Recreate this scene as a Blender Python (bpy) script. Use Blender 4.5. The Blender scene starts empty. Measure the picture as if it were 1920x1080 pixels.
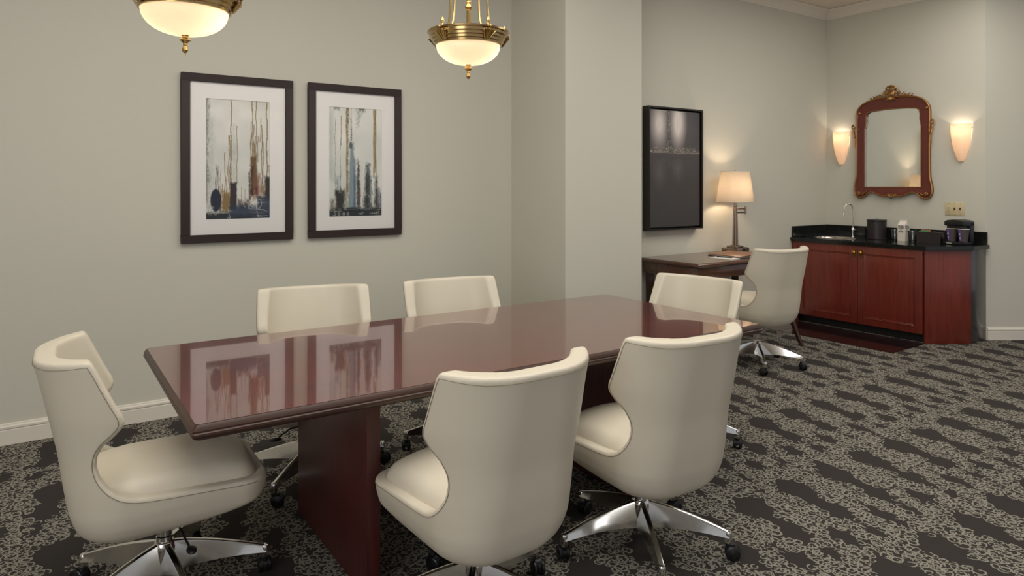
import bpy, bmesh, math, random
import numpy as np
from mathutils import Vector, Matrix
random.seed(7)
SC = bpy.context.scene
COL = SC.collection
PI = math.pi

# ------------------------------------------------------------------ camera
cam_d = bpy.data.cameras.new('camera'); cam = bpy.data.objects.new('camera', cam_d); COL.objects.link(cam)
cam.location = (0, 0, 1.4); cam.rotation_euler = (PI/2, 0, math.radians(-34.16))
cam_d.sensor_width = 36; cam_d.lens = 24.3; cam_d.shift_y = -0.1; cam_d.clip_start = 0.05
SC.camera = cam
# ------------------------------------------------------------------ world, exposure, area lights
SC.view_settings.view_transform = 'Standard'; SC.view_settings.look = 'None'
SC.view_settings.gamma = 1.0; SC.view_settings.exposure = 0.25; SC.view_settings.use_curve_mapping = False
W = bpy.data.worlds.new('world'); SC.world = W; W.use_nodes = True
W.node_tree.nodes['Background'].inputs[0].default_value = (0.95, 0.97, 1.0, 1)
W.node_tree.nodes['Background'].inputs[1].default_value = 0.36
def area(name, loc, rot, sx, sy, power, color):
    l = bpy.data.lights.new(name, 'AREA'); l.shape = 'RECTANGLE'; l.size = sx; l.size_y = sy
    l.energy = power; l.color = color
    o = bpy.data.objects.new(name, l); COL.objects.link(o); o.location = loc; o.rotation_euler = rot
    return o
area('ceiling_fill', (1.2, 1.9, 3.26), (0, 0, 0), 3.8, 2.8, 80, (1.0, 0.965, 0.88))  # unseen fill light added under the ceiling, no fixture there
area('ceiling_fill', (5.4, 1.9, 3.26), (0, 0, 0), 2.4, 2.2, 52, (1.0, 0.955, 0.87))  # second added ceiling fill, brightens the mirror wall end
area('left_side_fill', (-3.0, -0.4, 1.9), (math.radians(84), 0, math.radians(-76)), 3.4, 2.2, 84, (0.97, 0.98, 1.0))  # added soft fill from the left, stands for no known window

# ------------------------------------------------------------------ materials
def s2l(c):
    return tuple((x/12.92 if x <= 0.04045 else ((x+0.055)/1.055)**2.4) for x in [v/255.0 for v in c])
def new_mat(name):
    m = bpy.data.materials.new(name); m.use_nodes = True
    nt = m.node_tree; b = nt.nodes['Principled BSDF']
    return m, nt, b
def mat(name, rgb, rough=0.5, metal=0.0, coat=0.0, bump=0.0, bscale=200.0, var=0.0, vscale=3.0, spec=None, sheen=0.0):
    m, nt, b = new_mat(name)
    c = s2l(rgb)
    b.inputs['Base Color'].default_value = (*c, 1)
    b.inputs['Roughness'].default_value = rough; b.inputs['Metallic'].default_value = metal
    if coat: b.inputs['Coat Weight'].default_value = coat; b.inputs['Coat Roughness'].default_value = 0.05
    if spec is not None: b.inputs['Specular IOR Level'].default_value = spec
    tc = nt.nodes.new('ShaderNodeTexCoord')
    if bump:
        n = nt.nodes.new('ShaderNodeTexNoise'); n.inputs['Scale'].default_value = bscale; n.inputs['Detail'].default_value = 3
        nt.links.new(tc.outputs['Object'], n.inputs['Vector'])
        bp = nt.nodes.new('ShaderNodeBump'); bp.inputs['Strength'].default_value = bump; bp.inputs['Distance'].default_value = 0.002
        nt.links.new(n.outputs['Fac'], bp.inputs['Height']); nt.links.new(bp.outputs['Normal'], b.inputs['Normal'])
    if var:
        n = nt.nodes.new('ShaderNodeTexNoise'); n.inputs['Scale'].default_value = vscale; n.inputs['Detail'].default_value = 4
        nt.links.new(tc.outputs['Object'], n.inputs['Vector'])
        mx = nt.nodes.new('ShaderNodeMix'); mx.data_type = 'RGBA'
        mx.inputs[6].default_value = (*[v*(1-var) for v in c], 1); mx.inputs[7].default_value = (*[min(1, v*(1+var)) for v in c], 1)
        nt.links.new(n.outputs['Fac'], mx.inputs[0]); nt.links.new(mx.outputs[2], b.inputs['Base Color'])
    return m
def wood(name, dark, light, rough=0.3, coat=0.3, coat_rough=0.1, axis='X', scale=1.0):
    m, nt, b = new_mat(name)
    tc = nt.nodes.new('ShaderNodeTexCoord'); mp = nt.nodes.new('ShaderNodeMapping')
    sc = {'X': (1.5, 30, 30), 'Y': (30, 1.5, 30), 'Z': (30, 30, 1.5)}[axis]
    mp.inputs['Scale'].default_value = tuple(v*scale for v in sc)
    n = nt.nodes.new('ShaderNodeTexNoise'); n.inputs['Scale'].default_value = 2.0; n.inputs['Detail'].default_value = 6; n.inputs['Roughness'].default_value = 0.65
    n2 = nt.nodes.new('ShaderNodeTexNoise'); n2.inputs['Scale'].default_value = 2.2; n2.inputs['Detail'].default_value = 2
    nt.links.new(tc.outputs['Object'], mp.inputs['Vector']); nt.links.new(mp.outputs['Vector'], n.inputs['Vector'])
    nt.links.new(tc.outputs['Object'], n2.inputs['Vector'])
    ad = nt.nodes.new('ShaderNodeMath'); ad.operation = 'ADD'
    m2 = nt.nodes.new('ShaderNodeMath'); m2.operation = 'MULTIPLY'; m2.inputs[1].default_value = 0.5
    nt.links.new(n2.outputs['Fac'], m2.inputs[0]); nt.links.new(n.outputs['Fac'], ad.inputs[0]); nt.links.new(m2.outputs[0], ad.inputs[1])
    cr = nt.nodes.new('ShaderNodeValToRGB')
    cr.color_ramp.elements[0].position = 0.5; cr.color_ramp.elements[0].color = (*s2l(dark), 1)
    cr.color_ramp.elements[1].position = 1.0; cr.color_ramp.elements[1].color = (*s2l(light), 1)
    nt.links.new(ad.outputs[0], cr.inputs['Fac']); nt.links.new(cr.outputs['Color'], b.inputs['Base Color'])
    b.inputs['Roughness'].default_value = rough; b.inputs['Coat Weight'].default_value = coat; b.inputs['Coat Roughness'].default_value = coat_rough
    return m
M = {}
M['wall'] = mat('painted_wall', (201, 198, 185), 0.75, bump=0.25, bscale=420, var=0.02, vscale=1.2)
M['ceiling'] = mat('ceiling_paint', (228, 214, 202), 0.8)
M['trim'] = mat('trim_paint', (222, 215, 203), 0.35)
M['leather'] = mat('cream_leather', (210, 201, 183), 0.42, bump=0.12, bscale=500, var=0.03, vscale=5, spec=0.4)
M['seam'] = mat('leather_seam', (138, 126, 104), 0.7)
M['chrome'] = mat('polished_metal', (222, 220, 217), 0.13, 1.0)
M['nickel'] = mat('brushed_nickel', (160, 142, 128), 0.28, 1.0)
M['blackp'] = mat('black_plastic', (22, 22, 25), 0.35)
M['blackm'] = mat('black_matte', (16, 16, 16), 0.55)
M['table'] = wood('mahogany_tabletop', (74, 25, 21), (106, 38, 32), 0.22, 1.0, 0.03, 'X')
M['tableedge'] = wood('mahogany_edge', (50, 30, 24), (74, 46, 36), 0.42, 0.1, 0.2, 'X')
M['panelw'] = wood('mahogany_panel', (58, 24, 22), (88, 34, 30), 0.42, 0.12, 0.25, 'Z')
M['cabw'] = wood('cherry_cabinet', (92, 34, 24), (126, 50, 35), 0.32, 0.3, 0.15, 'Z')
M['deskw'] = wood('walnut_desk', (56, 34, 25), (96, 62, 46), 0.25, 0.5, 0.1, 'X')
M['darkleg'] = wood('dark_leg_wood', (40, 22, 14), (70, 40, 25), 0.35, 0.3, 0.1, 'Z')
M['sidepanel'] = mat('laminate_reflection_grey', (62, 58, 60), 0.22, coat=0.3)  # grey of the wall's reflection put into a dark glossy panel's colour
M['frame'] = wood('espresso_frame', (34, 24, 22), (52, 38, 34), 0.4, 0.2, 0.2, 'Z')
M['frame'] = mat('espresso_frame', (48, 38, 36), 0.5, spec=0.3)
M['frameblack'] = mat('black_frame', (30, 25, 23), 0.4)
M['mat_board'] = mat('mat_board', (244, 240, 236), 0.9)
M['brass'] = mat('polished_brass', (206, 176, 116), 0.18, 1.0, bump=0.1, bscale=60)
M['brassdark'] = mat('antique_brass', (180, 154, 106), 0.22, 1.0)
M['gold'] = mat('gilded_carving', (158, 116, 70), 0.34, 0.8, var=0.65, vscale=110)
M['redwood'] = mat('red_lacquer_wood', (98, 38, 28), 0.35, coat=0.2, var=0.15, vscale=12)
M['mirror'] = mat('mirror_glass', (235, 238, 235), 0.01, 1.0)
M['steel'] = mat('stainless_steel', (190, 186, 180), 0.22, 1.0)
M['almond'] = mat('almond_plastic', (202, 186, 148), 0.4)
M['almond_dark'] = mat('switch_slot', (70, 60, 45), 0.5)
M['carton'] = mat('white_carton', (226, 218, 206), 0.5)
M['ink'] = mat('black_ink', (35, 33, 32), 0.6)
M['white'] = mat('white_paper', (232, 230, 226), 0.7)
M['whiteink'] = mat('white_print', (225, 222, 220), 0.5)
M['purple'] = mat('purple_print', (112, 84, 160), 0.5)
M['cup'] = mat('grey_paper_cup', (74, 66, 66), 0.6)
M['green'] = mat('green_foil', (70, 170, 105), 0.3)
M['tan'] = mat('tan_packet', (170, 125, 95), 0.5)
M['yellow'] = mat('yellow_packet', (170, 150, 80), 0.5)
M['folder'] = mat('brown_leather_folder', (128, 84, 56), 0.38, bump=0.1, bscale=300)
M['folderdark'] = mat('folder_dark', (34, 28, 26), 0.5)
M['faux'] = mat('black_leatherette', (42, 36, 38), 0.4, bump=0.4, bscale=250)
M['knob'] = mat('brass_knob', (190, 150, 80), 0.25, 1.0)
M['grout'] = mat('grout', (70, 55, 52), 0.8)

def tiles():
    m, nt, b = new_mat('polished_dark_tile')
    tc = nt.nodes.new('ShaderNodeTexCoord'); br = nt.nodes.new('ShaderNodeTexBrick')
    br.offset = 0.0; br.inputs['Scale'].default_value = 1.0
    br.inputs['Brick Width'].default_value = 0.305; br.inputs['Row Height'].default_value = 0.305
    br.inputs['Mortar Size'].default_value = 0.0022
    br.inputs['Color1'].default_value = (*s2l((40, 24, 24)), 1); br.inputs['Color2'].default_value = (*s2l((34, 22, 23)), 1)
    br.inputs['Mortar'].default_value = (*s2l((82, 66, 62)), 1)
    nt.links.new(tc.outputs['Object'], br.inputs['Vector']); nt.links.new(br.outputs['Color'], b.inputs['Base Color'])
    b.inputs['Roughness'].default_value = 0.1
    return m
M['tile'] = tiles()
def granite():
    m, nt, b = new_mat('black_granite')
    tc = nt.nodes.new('ShaderNodeTexCoord'); v = nt.nodes.new('ShaderNodeTexVoronoi'); v.inputs['Scale'].default_value = 130
    nt.links.new(tc.outputs['Object'], v.inputs['Vector'])
    n = nt.nodes.new('ShaderNodeTexNoise'); n.inputs['Scale'].default_value = 60
    nt.links.new(tc.outputs['Object'], n.inputs['Vector'])
    sp = nt.nodes.new('ShaderNodeMath'); sp.operation = 'LESS_THAN'; sp.inputs[1].default_value = 0.16
    nt.links.new(v.outputs['Distance'], sp.inputs[0])
    gt = nt.nodes.new('ShaderNodeMath'); gt.operation = 'GREATER_THAN'; gt.inputs[1].default_value = 0.58
    nt.links.new(n.outputs['Fac'], gt.inputs[0])
    mu = nt.nodes.new('ShaderNodeMath'); mu.operation = 'MULTIPLY'
    nt.links.new(sp.outputs[0], mu.inputs[0]); nt.links.new(gt.outputs[0], mu.inputs[1])
    mx = nt.nodes.new('ShaderNodeMix'); mx.data_type = 'RGBA'
    mx.inputs[6].default_value = (*s2l((24, 26, 24)), 1); mx.inputs[7].default_value = (*s2l((150, 150, 135)), 1)
    nt.links.new(mu.outputs[0], mx.inputs[0]); nt.links.new(mx.outputs[2], b.inputs['Base Color'])
    b.inputs['Roughness'].default_value = 0.12
    return m
M['granite'] = granite()

def glass_sheet(name, tint=(1, 1, 1), ior=1.5, base=0.0):
    m = bpy.data.materials.new(name); m.use_nodes = True; nt = m.node_tree; nt.nodes.clear()
    o = nt.nodes.new('ShaderNodeOutputMaterial'); t = nt.nodes.new('ShaderNodeBsdfTransparent'); t.inputs[0].default_value = (*tint, 1)
    g = nt.nodes.new('ShaderNodeBsdfGlossy'); g.inputs['Roughness'].default_value = 0.01
    fr = nt.nodes.new('ShaderNodeFresnel'); fr.inputs['IOR'].default_value = ior
    mx = nt.nodes.new('ShaderNodeMixShader')
    ad = nt.nodes.new('ShaderNodeMath'); ad.operation = 'ADD'; ad.inputs[1].default_value = base; ad.use_clamp = True
    nt.links.new(fr.outputs[0], ad.inputs[0]); nt.links.new(ad.outputs[0], mx.inputs[0])
    nt.links.new(t.outputs[0], mx.inputs[1]); nt.links.new(g.outputs[0], mx.inputs[2]); nt.links.new(mx.outputs[0], o.inputs[0])
    return m
M['pane'] = glass_sheet('picture_glass', ior=1.28)
M['tumbler'] = glass_sheet('tumbler_glass', (0.88, 0.9, 0.9), 1.5, 0.1)
def frosted(name, rgb, emit=0.0, ecol=(255, 214, 160), trans=0.6):
    m = bpy.data.materials.new(name); m.use_nodes = True; nt = m.node_tree; nt.nodes.clear()
    o = nt.nodes.new('ShaderNodeOutputMaterial')
    d = nt.nodes.new('ShaderNodeBsdfDiffuse'); t = nt.nodes.new('ShaderNodeBsdfTranslucent')
    d.inputs[0].default_value = (*s2l(rgb), 1); t.inputs[0].default_value = (*s2l(rgb), 1)
    mx = nt.nodes.new('ShaderNodeMixShader'); mx.inputs[0].default_value = trans
    nt.links.new(d.outputs[0], mx.inputs[1]); nt.links.new(t.outputs[0], mx.inputs[2])
    e = nt.nodes.new('ShaderNodeEmission'); e.inputs[0].default_value = (*s2l(ecol), 1); e.inputs[1].default_value = emit
    ad = nt.nodes.new('ShaderNodeAddShader'); nt.links.new(mx.outputs[0], ad.inputs[0]); nt.links.new(e.outputs[0], ad.inputs[1])
    nt.links.new(ad.outputs[0], o.inputs[0])
    return m
M['bowl'] = frosted('alabaster_glass', (236, 230, 216), 0.10, (255, 222, 178))
M['sconceglass'] = frosted('sconce_glass', (250, 238, 222), 0.12, (255, 205, 165))
M['shade'] = frosted('linen_shade', (198, 190, 178), 0.03, (255, 222, 176), 0.5)

def carpet():
    m, nt, b = new_mat('patterned_carpet')
    L = nt.links.new
    def N(t): return nt.nodes.new(t)
    def math_(op, a, b_=None, c=None, clamp=False):
        n = N('ShaderNodeMath'); n.operation = op; n.use_clamp = clamp
        for i, v in enumerate((a, b_, c)):
            if v is None: continue
            if isinstance(v, (int, float)): n.inputs[i].default_value = v
            else: L(v, n.inputs[i])
        return n.outputs[0]
    tc = N('ShaderNodeTexCoord'); P = tc.outputs['Object']
    def bare(pos):
        """0 inside the bare leaf shapes, 1 where the scrollwork grows; sampled at each curl's own centre"""
        wn = N('ShaderNodeTexNoise'); wn.inputs['Scale'].default_value = 14; wn.inputs['Detail'].default_value = 2; L(pos, wn.inputs['Vector'])
        wob = math_('SUBTRACT', wn.outputs['Fac'], 0.5)
        sp = N('ShaderNodeSeparateXYZ'); L(pos, sp.inputs[0])
        def band(x0, y0, pts):
            v = math_('FRACT', math_('DIVIDE', math_('SUBTRACT', y0, sp.outputs[1]), 0.635))
            fc = N('ShaderNodeFloatCurve'); cv = fc.mapping.curves[0]
            cv.points[0].location = pts[0]; cv.points[1].location = pts[-1]
            for p in pts[1:-1]: cv.points.new(*p)
            fc.mapping.update(); L(v, fc.inputs['Value'])
            drift = math_('MULTIPLY', math_('SUBTRACT', v, 0.16), 0.127)
            u = math_('FRACT', math_('DIVIDE', math_('ADD', math_('SUBTRACT', sp.outputs[0], x0), drift), 0.313))
            du = math_('ABSOLUTE', math_('SUBTRACT', u, 0.5))
            return math_('SUBTRACT', math_('ADD', du, math_('MULTIPLY', wob, 0.16)), fc.outputs[0])
        b1 = band(-0.09, 2.02, [(0.0, 0.0), (0.05, 0.17), (0.14, 0.25), (0.25, 0.20), (0.36, 0.09), (0.44, 0.10), (0.53, 0.19), (0.60, 0.13), (0.66, 0.0), (0.74, 0.0), (0.82, 0.08), (0.88, 0.0), (1.0, 0.0)])
        b2 = band(0.067, 2.02, [(0.0, 0.0), (0.60, 0.0), (0.70, 0.12), (0.78, 0.12), (0.86, 0.0), (1.0, 0.0)])
        return math_('MULTIPLY', math_('GREATER_THAN', b1, 0.03), math_('GREATER_THAN', b2, 0.03))
    def curls(scale, off, rr, w, gap):
        mp = N('ShaderNodeVectorMath'); mp.operation = 'ADD'; mp.inputs[1].default_value = off; L(P, mp.inputs[0])
        dn = N('ShaderNodeTexNoise'); dn.inputs['Scale'].default_value = 34; L(mp.outputs[0], dn.inputs['Vector'])
        sc = N('ShaderNodeVectorMath'); sc.operation = 'SCALE'; sc.inputs['Scale'].default_value = 0.016; L(dn.outputs['Color'], sc.inputs[0])
        ad = N('ShaderNodeVectorMath'); ad.operation = 'ADD'; L(mp.outputs[0], ad.inputs[0]); L(sc.outputs[0], ad.inputs[1])
        vo = N('ShaderNodeTexVoronoi'); vo.voronoi_dimensions = '2D'; vo.inputs['Scale'].default_value = scale; vo.inputs['Randomness'].default_value = 0.7
        L(ad.outputs[0], vo.inputs['Vector'])
        df = N('ShaderNodeVectorMath'); df.operation = 'SUBTRACT'; L(ad.outputs[0], df.inputs[0]); L(vo.outputs['Position'], df.inputs[1])
        s2 = N('ShaderNodeSeparateXYZ'); L(df.outputs[0], s2.inputs[0])
        ang = math_('ARCTAN2', s2.outputs[1], s2.outputs[0])
        sc2 = N('ShaderNodeSeparateColor'); L(vo.outputs['Color'], sc2.inputs[0])
        a2 = math_('FRACT', math_('ADD', math_('DIVIDE', ang, 6.2832), math_('ADD', sc2.outputs[0], 2.0)))
        r0 = math_('MULTIPLY_ADD', sc2.outputs[1], rr*0.35, rr*0.8)
        rad = math_('MULTIPLY', r0, math_('SUBTRACT', 1.0, math_('MULTIPLY', a2, 0.5)))
        ring = math_('LESS_THAN', math_('ABSOLUTE', math_('SUBTRACT', vo.outputs['Distance'], rad)), w)
        op = math_('LESS_THAN', a2, 1-gap)
        ctr = N('ShaderNodeVectorMath'); ctr.operation = 'SUBTRACT'; L(vo.outputs['Position'], ctr.inputs[0]); ctr.inputs[1].default_value = off
        return math_('MULTIPLY', math_('MULTIPLY', ring, op), bare(ctr.outputs[0]))
    pat = math_('MAXIMUM', math_('MAXIMUM', curls(19, (0, 0, 0), 0.47, 0.056, 0.08), curls(24, (3.31, 1.73, 0), 0.46, 0.063, 0.15)), curls(31, (7.7, 5.1, 0), 0.42, 0.070, 0.30))
    fn = N('ShaderNodeTexNoise'); fn.inputs['Scale'].default_value = 900; fn.inputs['Detail'].default_value = 1; L(P, fn.inputs['Vector'])
    tv = math_('MULTIPLY_ADD', fn.outputs['Fac'], 0.9, 0.55)
    mx = N('ShaderNodeMix'); mx.data_type = 'RGBA'
    mx.inputs[6].default_value = (*s2l((60, 56, 54)), 1); mx.inputs[7].default_value = (*s2l((146, 142, 131)), 1)
    L(pat, mx.inputs[0])
    mm = N('ShaderNodeVectorMath'); mm.operation = 'SCALE'; L(mx.outputs[2], mm.inputs[0]); L(tv, mm.inputs['Scale'])
    L(mm.outputs[0], b.inputs['Base Color'])
    b.inputs['Roughness'].default_value = 0.95; b.inputs['Specular IOR Level'].default_value = 0.1
    bp = N('ShaderNodeBump'); bp.inputs['Strength'].default_value = 0.4; bp.inputs['Distance'].default_value = 0.003
    L(math_('ADD', fn.outputs['Fac'], math_('MULTIPLY', pat, 0.5)), bp.inputs['Height']); L(bp.outputs[0], b.inputs['Normal'])
    return m
M['carpet'] = carpet()

# ------------------------------------------------------------------ mesh helpers
class MB:
    def __init__(s): s.v = []; s.f = []
    def add(s, vs, fs, mtx=None):
        n = len(s.v)
        for p in vs: s.v.append(tuple(mtx @ Vector(p)) if mtx is not None else tuple(p))
        for f in fs: s.f.append(tuple(i+n for i in f))
        return s
    def box(s, x0, x1, y0, y1, z0, z1, mtx=None):
        v = [(x0,y0,z0),(x1,y0,z0),(x1,y1,z0),(x0,y1,z0),(x0,y0,z1),(x1,y0,z1),(x1,y1,z1),(x0,y1,z1)]
        return s.add(v, [(0,3,2,1),(4,5,6,7),(0,1,5,4),(1,2,6,5),(2,3,7,6),(3,0,4,7)], mtx)
    def lathe(s, prof, n=32, mtx=None, cap=True, a0=0.0, a1=2*PI):
        full = abs(a1-a0-2*PI) < 1e-6; m = n if full else n+1
        v = []
        for r, z in prof:
            for i in range(m):
                a = a0+(a1-a0)*i/n; v.append((r*math.cos(a), r*math.sin(a), z))
        f = []
        for k in range(len(prof)-1):
            for i in range(n):
                j = (i+1) % m
                f.append((k*m+i, k*m+j, (k+1)*m+j, (k+1)*m+i))
        if cap and full:
            if prof[0][0] > 1e-6: f.append(tuple(reversed(range(m))))
            if prof[-1][0] > 1e-6: f.append(tuple(range((len(prof)-1)*m, len(prof)*m)))
        return s.add(v, f, mtx)
    def cyl(s, p0, p1, r, n=16, r1=None):
        return s.tube([p0, p1], [r, r if r1 is None else r1], n)
    def tube(s, pts, r, n=10, closed=False, cap=True):
        pts = [Vector(p) for p in pts]; K = len(pts)
        rs = r if isinstance(r, (list, tuple)) else [r]*K
        v = []; up = None
        for i, p in enumerate(pts):
            a = pts[(i-1) % K] if (closed or i > 0) else p; b = pts[(i+1) % K] if (closed or i < K-1) else p
            t = (b-a).normalized() if (b-a).length > 1e-9 else Vector((0,0,1))
            if up is None:
                up = Vector((0,0,1)) if abs(t.z) < 0.9 else Vector((1,0,0))
            x = up - t*up.dot(t)
            if x.length < 1e-6: x = t.orthogonal()
            x.normalize(); y = t.cross(x); up = x
            for k in range(n):
                an = 2*PI*k/n; v.append(tuple(p + (x*math.cos(an)+y*math.sin(an))*rs[i]))
        f = []
        R = K if closed else K-1
        for i in range(R):
            j = (i+1) % K
            for k in range(n):
                l = (k+1) % n; f.append((i*n+k, i*n+l, j*n+l, j*n+k))
        if cap and not closed:
            f.append(tuple(reversed(range(n)))); f.append(tuple(range((K-1)*n, K*n)))
        return s.add(v, f)
    def prism(s, poly, d0, d1, plane='XY', mtx=None):
        n = len(poly)
        mk = {'XY': lambda a, b, d: (a, b, d), 'XZ': lambda a, b, d: (a, d, b), 'YZ': lambda a, b, d: (d, a, b)}[plane]
        v = [mk(a, b, d0) for a, b in poly]+[mk(a, b, d1) for a, b in poly]
        f = [tuple(reversed(range(n))), tuple(range(n, 2*n))]+[(i, (i+1) % n, (i+1) % n+n, i+n) for i in range(n)]
        return s.add(v, f, mtx)
    def loft(s, rings, cap=True, mtx=None):
        n = len(rings[0]); v = [p for r in rings for p in r]; f = []
        for k in range(len(rings)-1):
            for i in range(n):
                j = (i+1) % n; f.append((k*n+i, k*n+j, (k+1)*n+j, (k+1)*n+i))
        if cap: f.append(tuple(reversed(range(n)))); f.append(tuple(range((len(rings)-1)*n, len(rings)*n)))
        return s.add(v, f, mtx)
    def sphere(s, c, r, n=12, sq=(1,1,1)):
        prof = [(math.sin(PI*i/n)*1.0, -math.cos(PI*i/n)) for i in range(n+1)]
        return s.lathe([(max(p[0], 1e-5)*r, p[1]*r) for p in prof], 2*n, Matrix.Translation(c) @ Matrix.Diagonal((*sq, 1)), cap=False)
    def build(s, name, m, parent=None, bevel=0.0, seg=2, smooth=True, sharp=38):
        me = bpy.data.meshes.new(name); me.from_pydata(s.v, [], s.f); me.validate()
        bm = bmesh.new(); bm.from_mesh(me); bmesh.ops.remove_doubles(bm, verts=bm.verts, dist=1e-6)
        bmesh.ops.recalc_face_normals(bm, faces=bm.faces)
        if bevel:
            es = [e for e in bm.edges if len(e.link_faces) == 2 and e.calc_face_angle(0) > 0.6]
            bmesh.ops.bevel(bm, geom=es, offset=bevel, segments=seg, profile=0.5, affect='EDGES', clamp_overlap=True)
        bm.to_mesh(me); bm.free()
        if smooth:
            for p in me.polygons: p.use_smooth = True
            me.set_sharp_from_angle(angle=math.radians(sharp))
        me.materials.append(m)
        o = bpy.data.objects.new(name, me); COL.objects.link(o)
        if parent: o.parent = parent
        return o
def tag(o, label, cat, group=None):
    o['label'] = label; o['category'] = cat
    if group: o['group'] = group
    return o
def thing(name, label, cat, loc=(0,0,0), rz=0.0, group=None):
    o = bpy.data.objects.new(name, None); COL.objects.link(o); o.location = loc; o.rotation_euler = (0,0,rz)
    o.empty_display_size = 0.1
    return tag(o, label, cat, group)
def struct(o): o['kind'] = 'structure'; return o
def copy_tree(o, parent=None):
    c = o.copy(); COL.objects.link(c)
    if parent: c.parent = parent
    for ch in list(o.children): copy_tree(ch, c)
    return c
def light(name, loc, power, color, r=0.03, parent=None):
    l = bpy.data.lights.new(name, 'POINT'); l.energy = power; l.color = color; l.shadow_soft_size = r
    o = bpy.data.objects.new(name, l); COL.objects.link(o); o.location = loc
    if parent: o.parent = parent
    return o

# ------------------------------------------------------------------ room
YL = 4.63; YD = 4.316; XM = 7.081; CX0, CX1, CY = 3.137, 3.904, 3.934; ZC = 3.30
DR = (0.8275, -0.5615)
SE = (XM+DR[0]*3.2, 2.782+DR[1]*3.2)
struct(MB().box(-3.2, 10.5, -3.2, 5.0, -0.05, 0).build('floor', M['carpet'], smooth=False))
struct(MB().box(-3.2, 10.5, -3.2, 5.0, ZC, ZC+0.05).build('ceiling', M['ceiling'], smooth=False))
struct(MB().box(-3.32, -3.2, -3.2, YL, 0, ZC).build('wall_light_block', M['wall'], smooth=False))  # unseen wall added to block ambient light from the left
struct(MB().box(-3.2, CX0, YL, YL+0.12, 0, ZC).build('wall_left', M['wall'], smooth=False))
struct(MB().box(CX0, CX1, CY, YL+0.12, 0, ZC).build('wall_pillar', M['wall'], smooth=False))
struct(MB().box(CX1, XM+0.12, YD, YD+0.12, 0, ZC).build('wall_desk', M['wall'], smooth=False))
struct(MB().box(XM, XM+0.12, 2.782, YD, 0, ZC).build('wall_mirror', M['wall'], smooth=False))
nx, ny = 0.5615*0.12, 0.8275*0.12
struct(MB().prism([(XM, 2.782), SE, (SE[0]+nx, SE[1]+ny), (XM+nx, 2.782+ny)], 0, ZC).build('wall_right', M['wall'], smooth=False))
def sweep_trim(name, prof, p0, p1, nrm, m):
    """profile (out, z) swept from p0 to p1; nrm points into the room"""
    r = [[(p[0]+nrm[0]*o, p[1]+nrm[1]*o, z) for o, z in prof] for p in (p0, p1)]
    return struct(MB().loft(r).build(name, m, smooth=False))
bp = [(0, 0), (0.016, 0), (0.016, 0.078), (0.013, 0.081), (0.013, 0.084), (0.018, 0.088), (0.018, 0.098), (0.010, 0.106), (0.010, 0.110), (0.006, 0.114), (0, 0.114)]
sweep_trim('baseboard_left', bp, (-3.2, YL), (CX0, YL), (0, -1), M['trim'])
sweep_trim('baseboard_pillar_side', bp, (CX0, YL), (CX0, CY-0.018), (-1, 0), M['trim'])
sweep_trim('baseboard_pillar_front', bp, (CX0-0.018, CY), (CX1, CY), (0, -1), M['trim'])
sweep_trim('baseboard_desk', bp, (CX1, YD), (6.44, YD), (0, -1), M['trim'])
sweep_trim('baseboard_right', bp, (XM+0.012, 2.774), SE, (-0.5615, -0.8275), M['trim'])
cp = [(0, ZC-0.10), (0.008, ZC-0.10), (0.012, ZC-0.088), (0.02, ZC-0.08), (0.03, ZC-0.06), (0.05, ZC-0.035), (0.07, ZC-0.022), (0.078, ZC-0.015), (0.085, ZC-0.003), (0, ZC-0.003)]
sweep_trim('trim_1', cp, (CX1, YD), (XM, YD), (0, -1), M['trim'])
sweep_trim('trim_2', cp, (XM, 2.74), (XM, YD), (-1, 0), M['trim'])
sweep_trim('trim_3', cp, (XM, 2.782), SE, (-0.5615, -0.8275), M['trim'])
sweep_trim('trim_4', cp, (-3.2, YL), (CX0, YL), (0, -1), M['trim'])
sweep_trim('trim_5', cp, (CX0, YL), (CX0, CY-0.085), (-1, 0), M['trim'])
sweep_trim('trim_6', cp, (CX0-0.085, CY), (CX1, CY), (0, -1), M['trim'])
# marble tile inset in front of the wet bar
ti = MB().prism([(5.86, 2.99), (6.45, 3.0), (6.45, YD-0.018), (5.86, YD-0.018)], 0.0005, 0.004).build('tile_floor', M['tile'], smooth=False)
struct(ti); ti.name = 'floor_tile'

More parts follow.
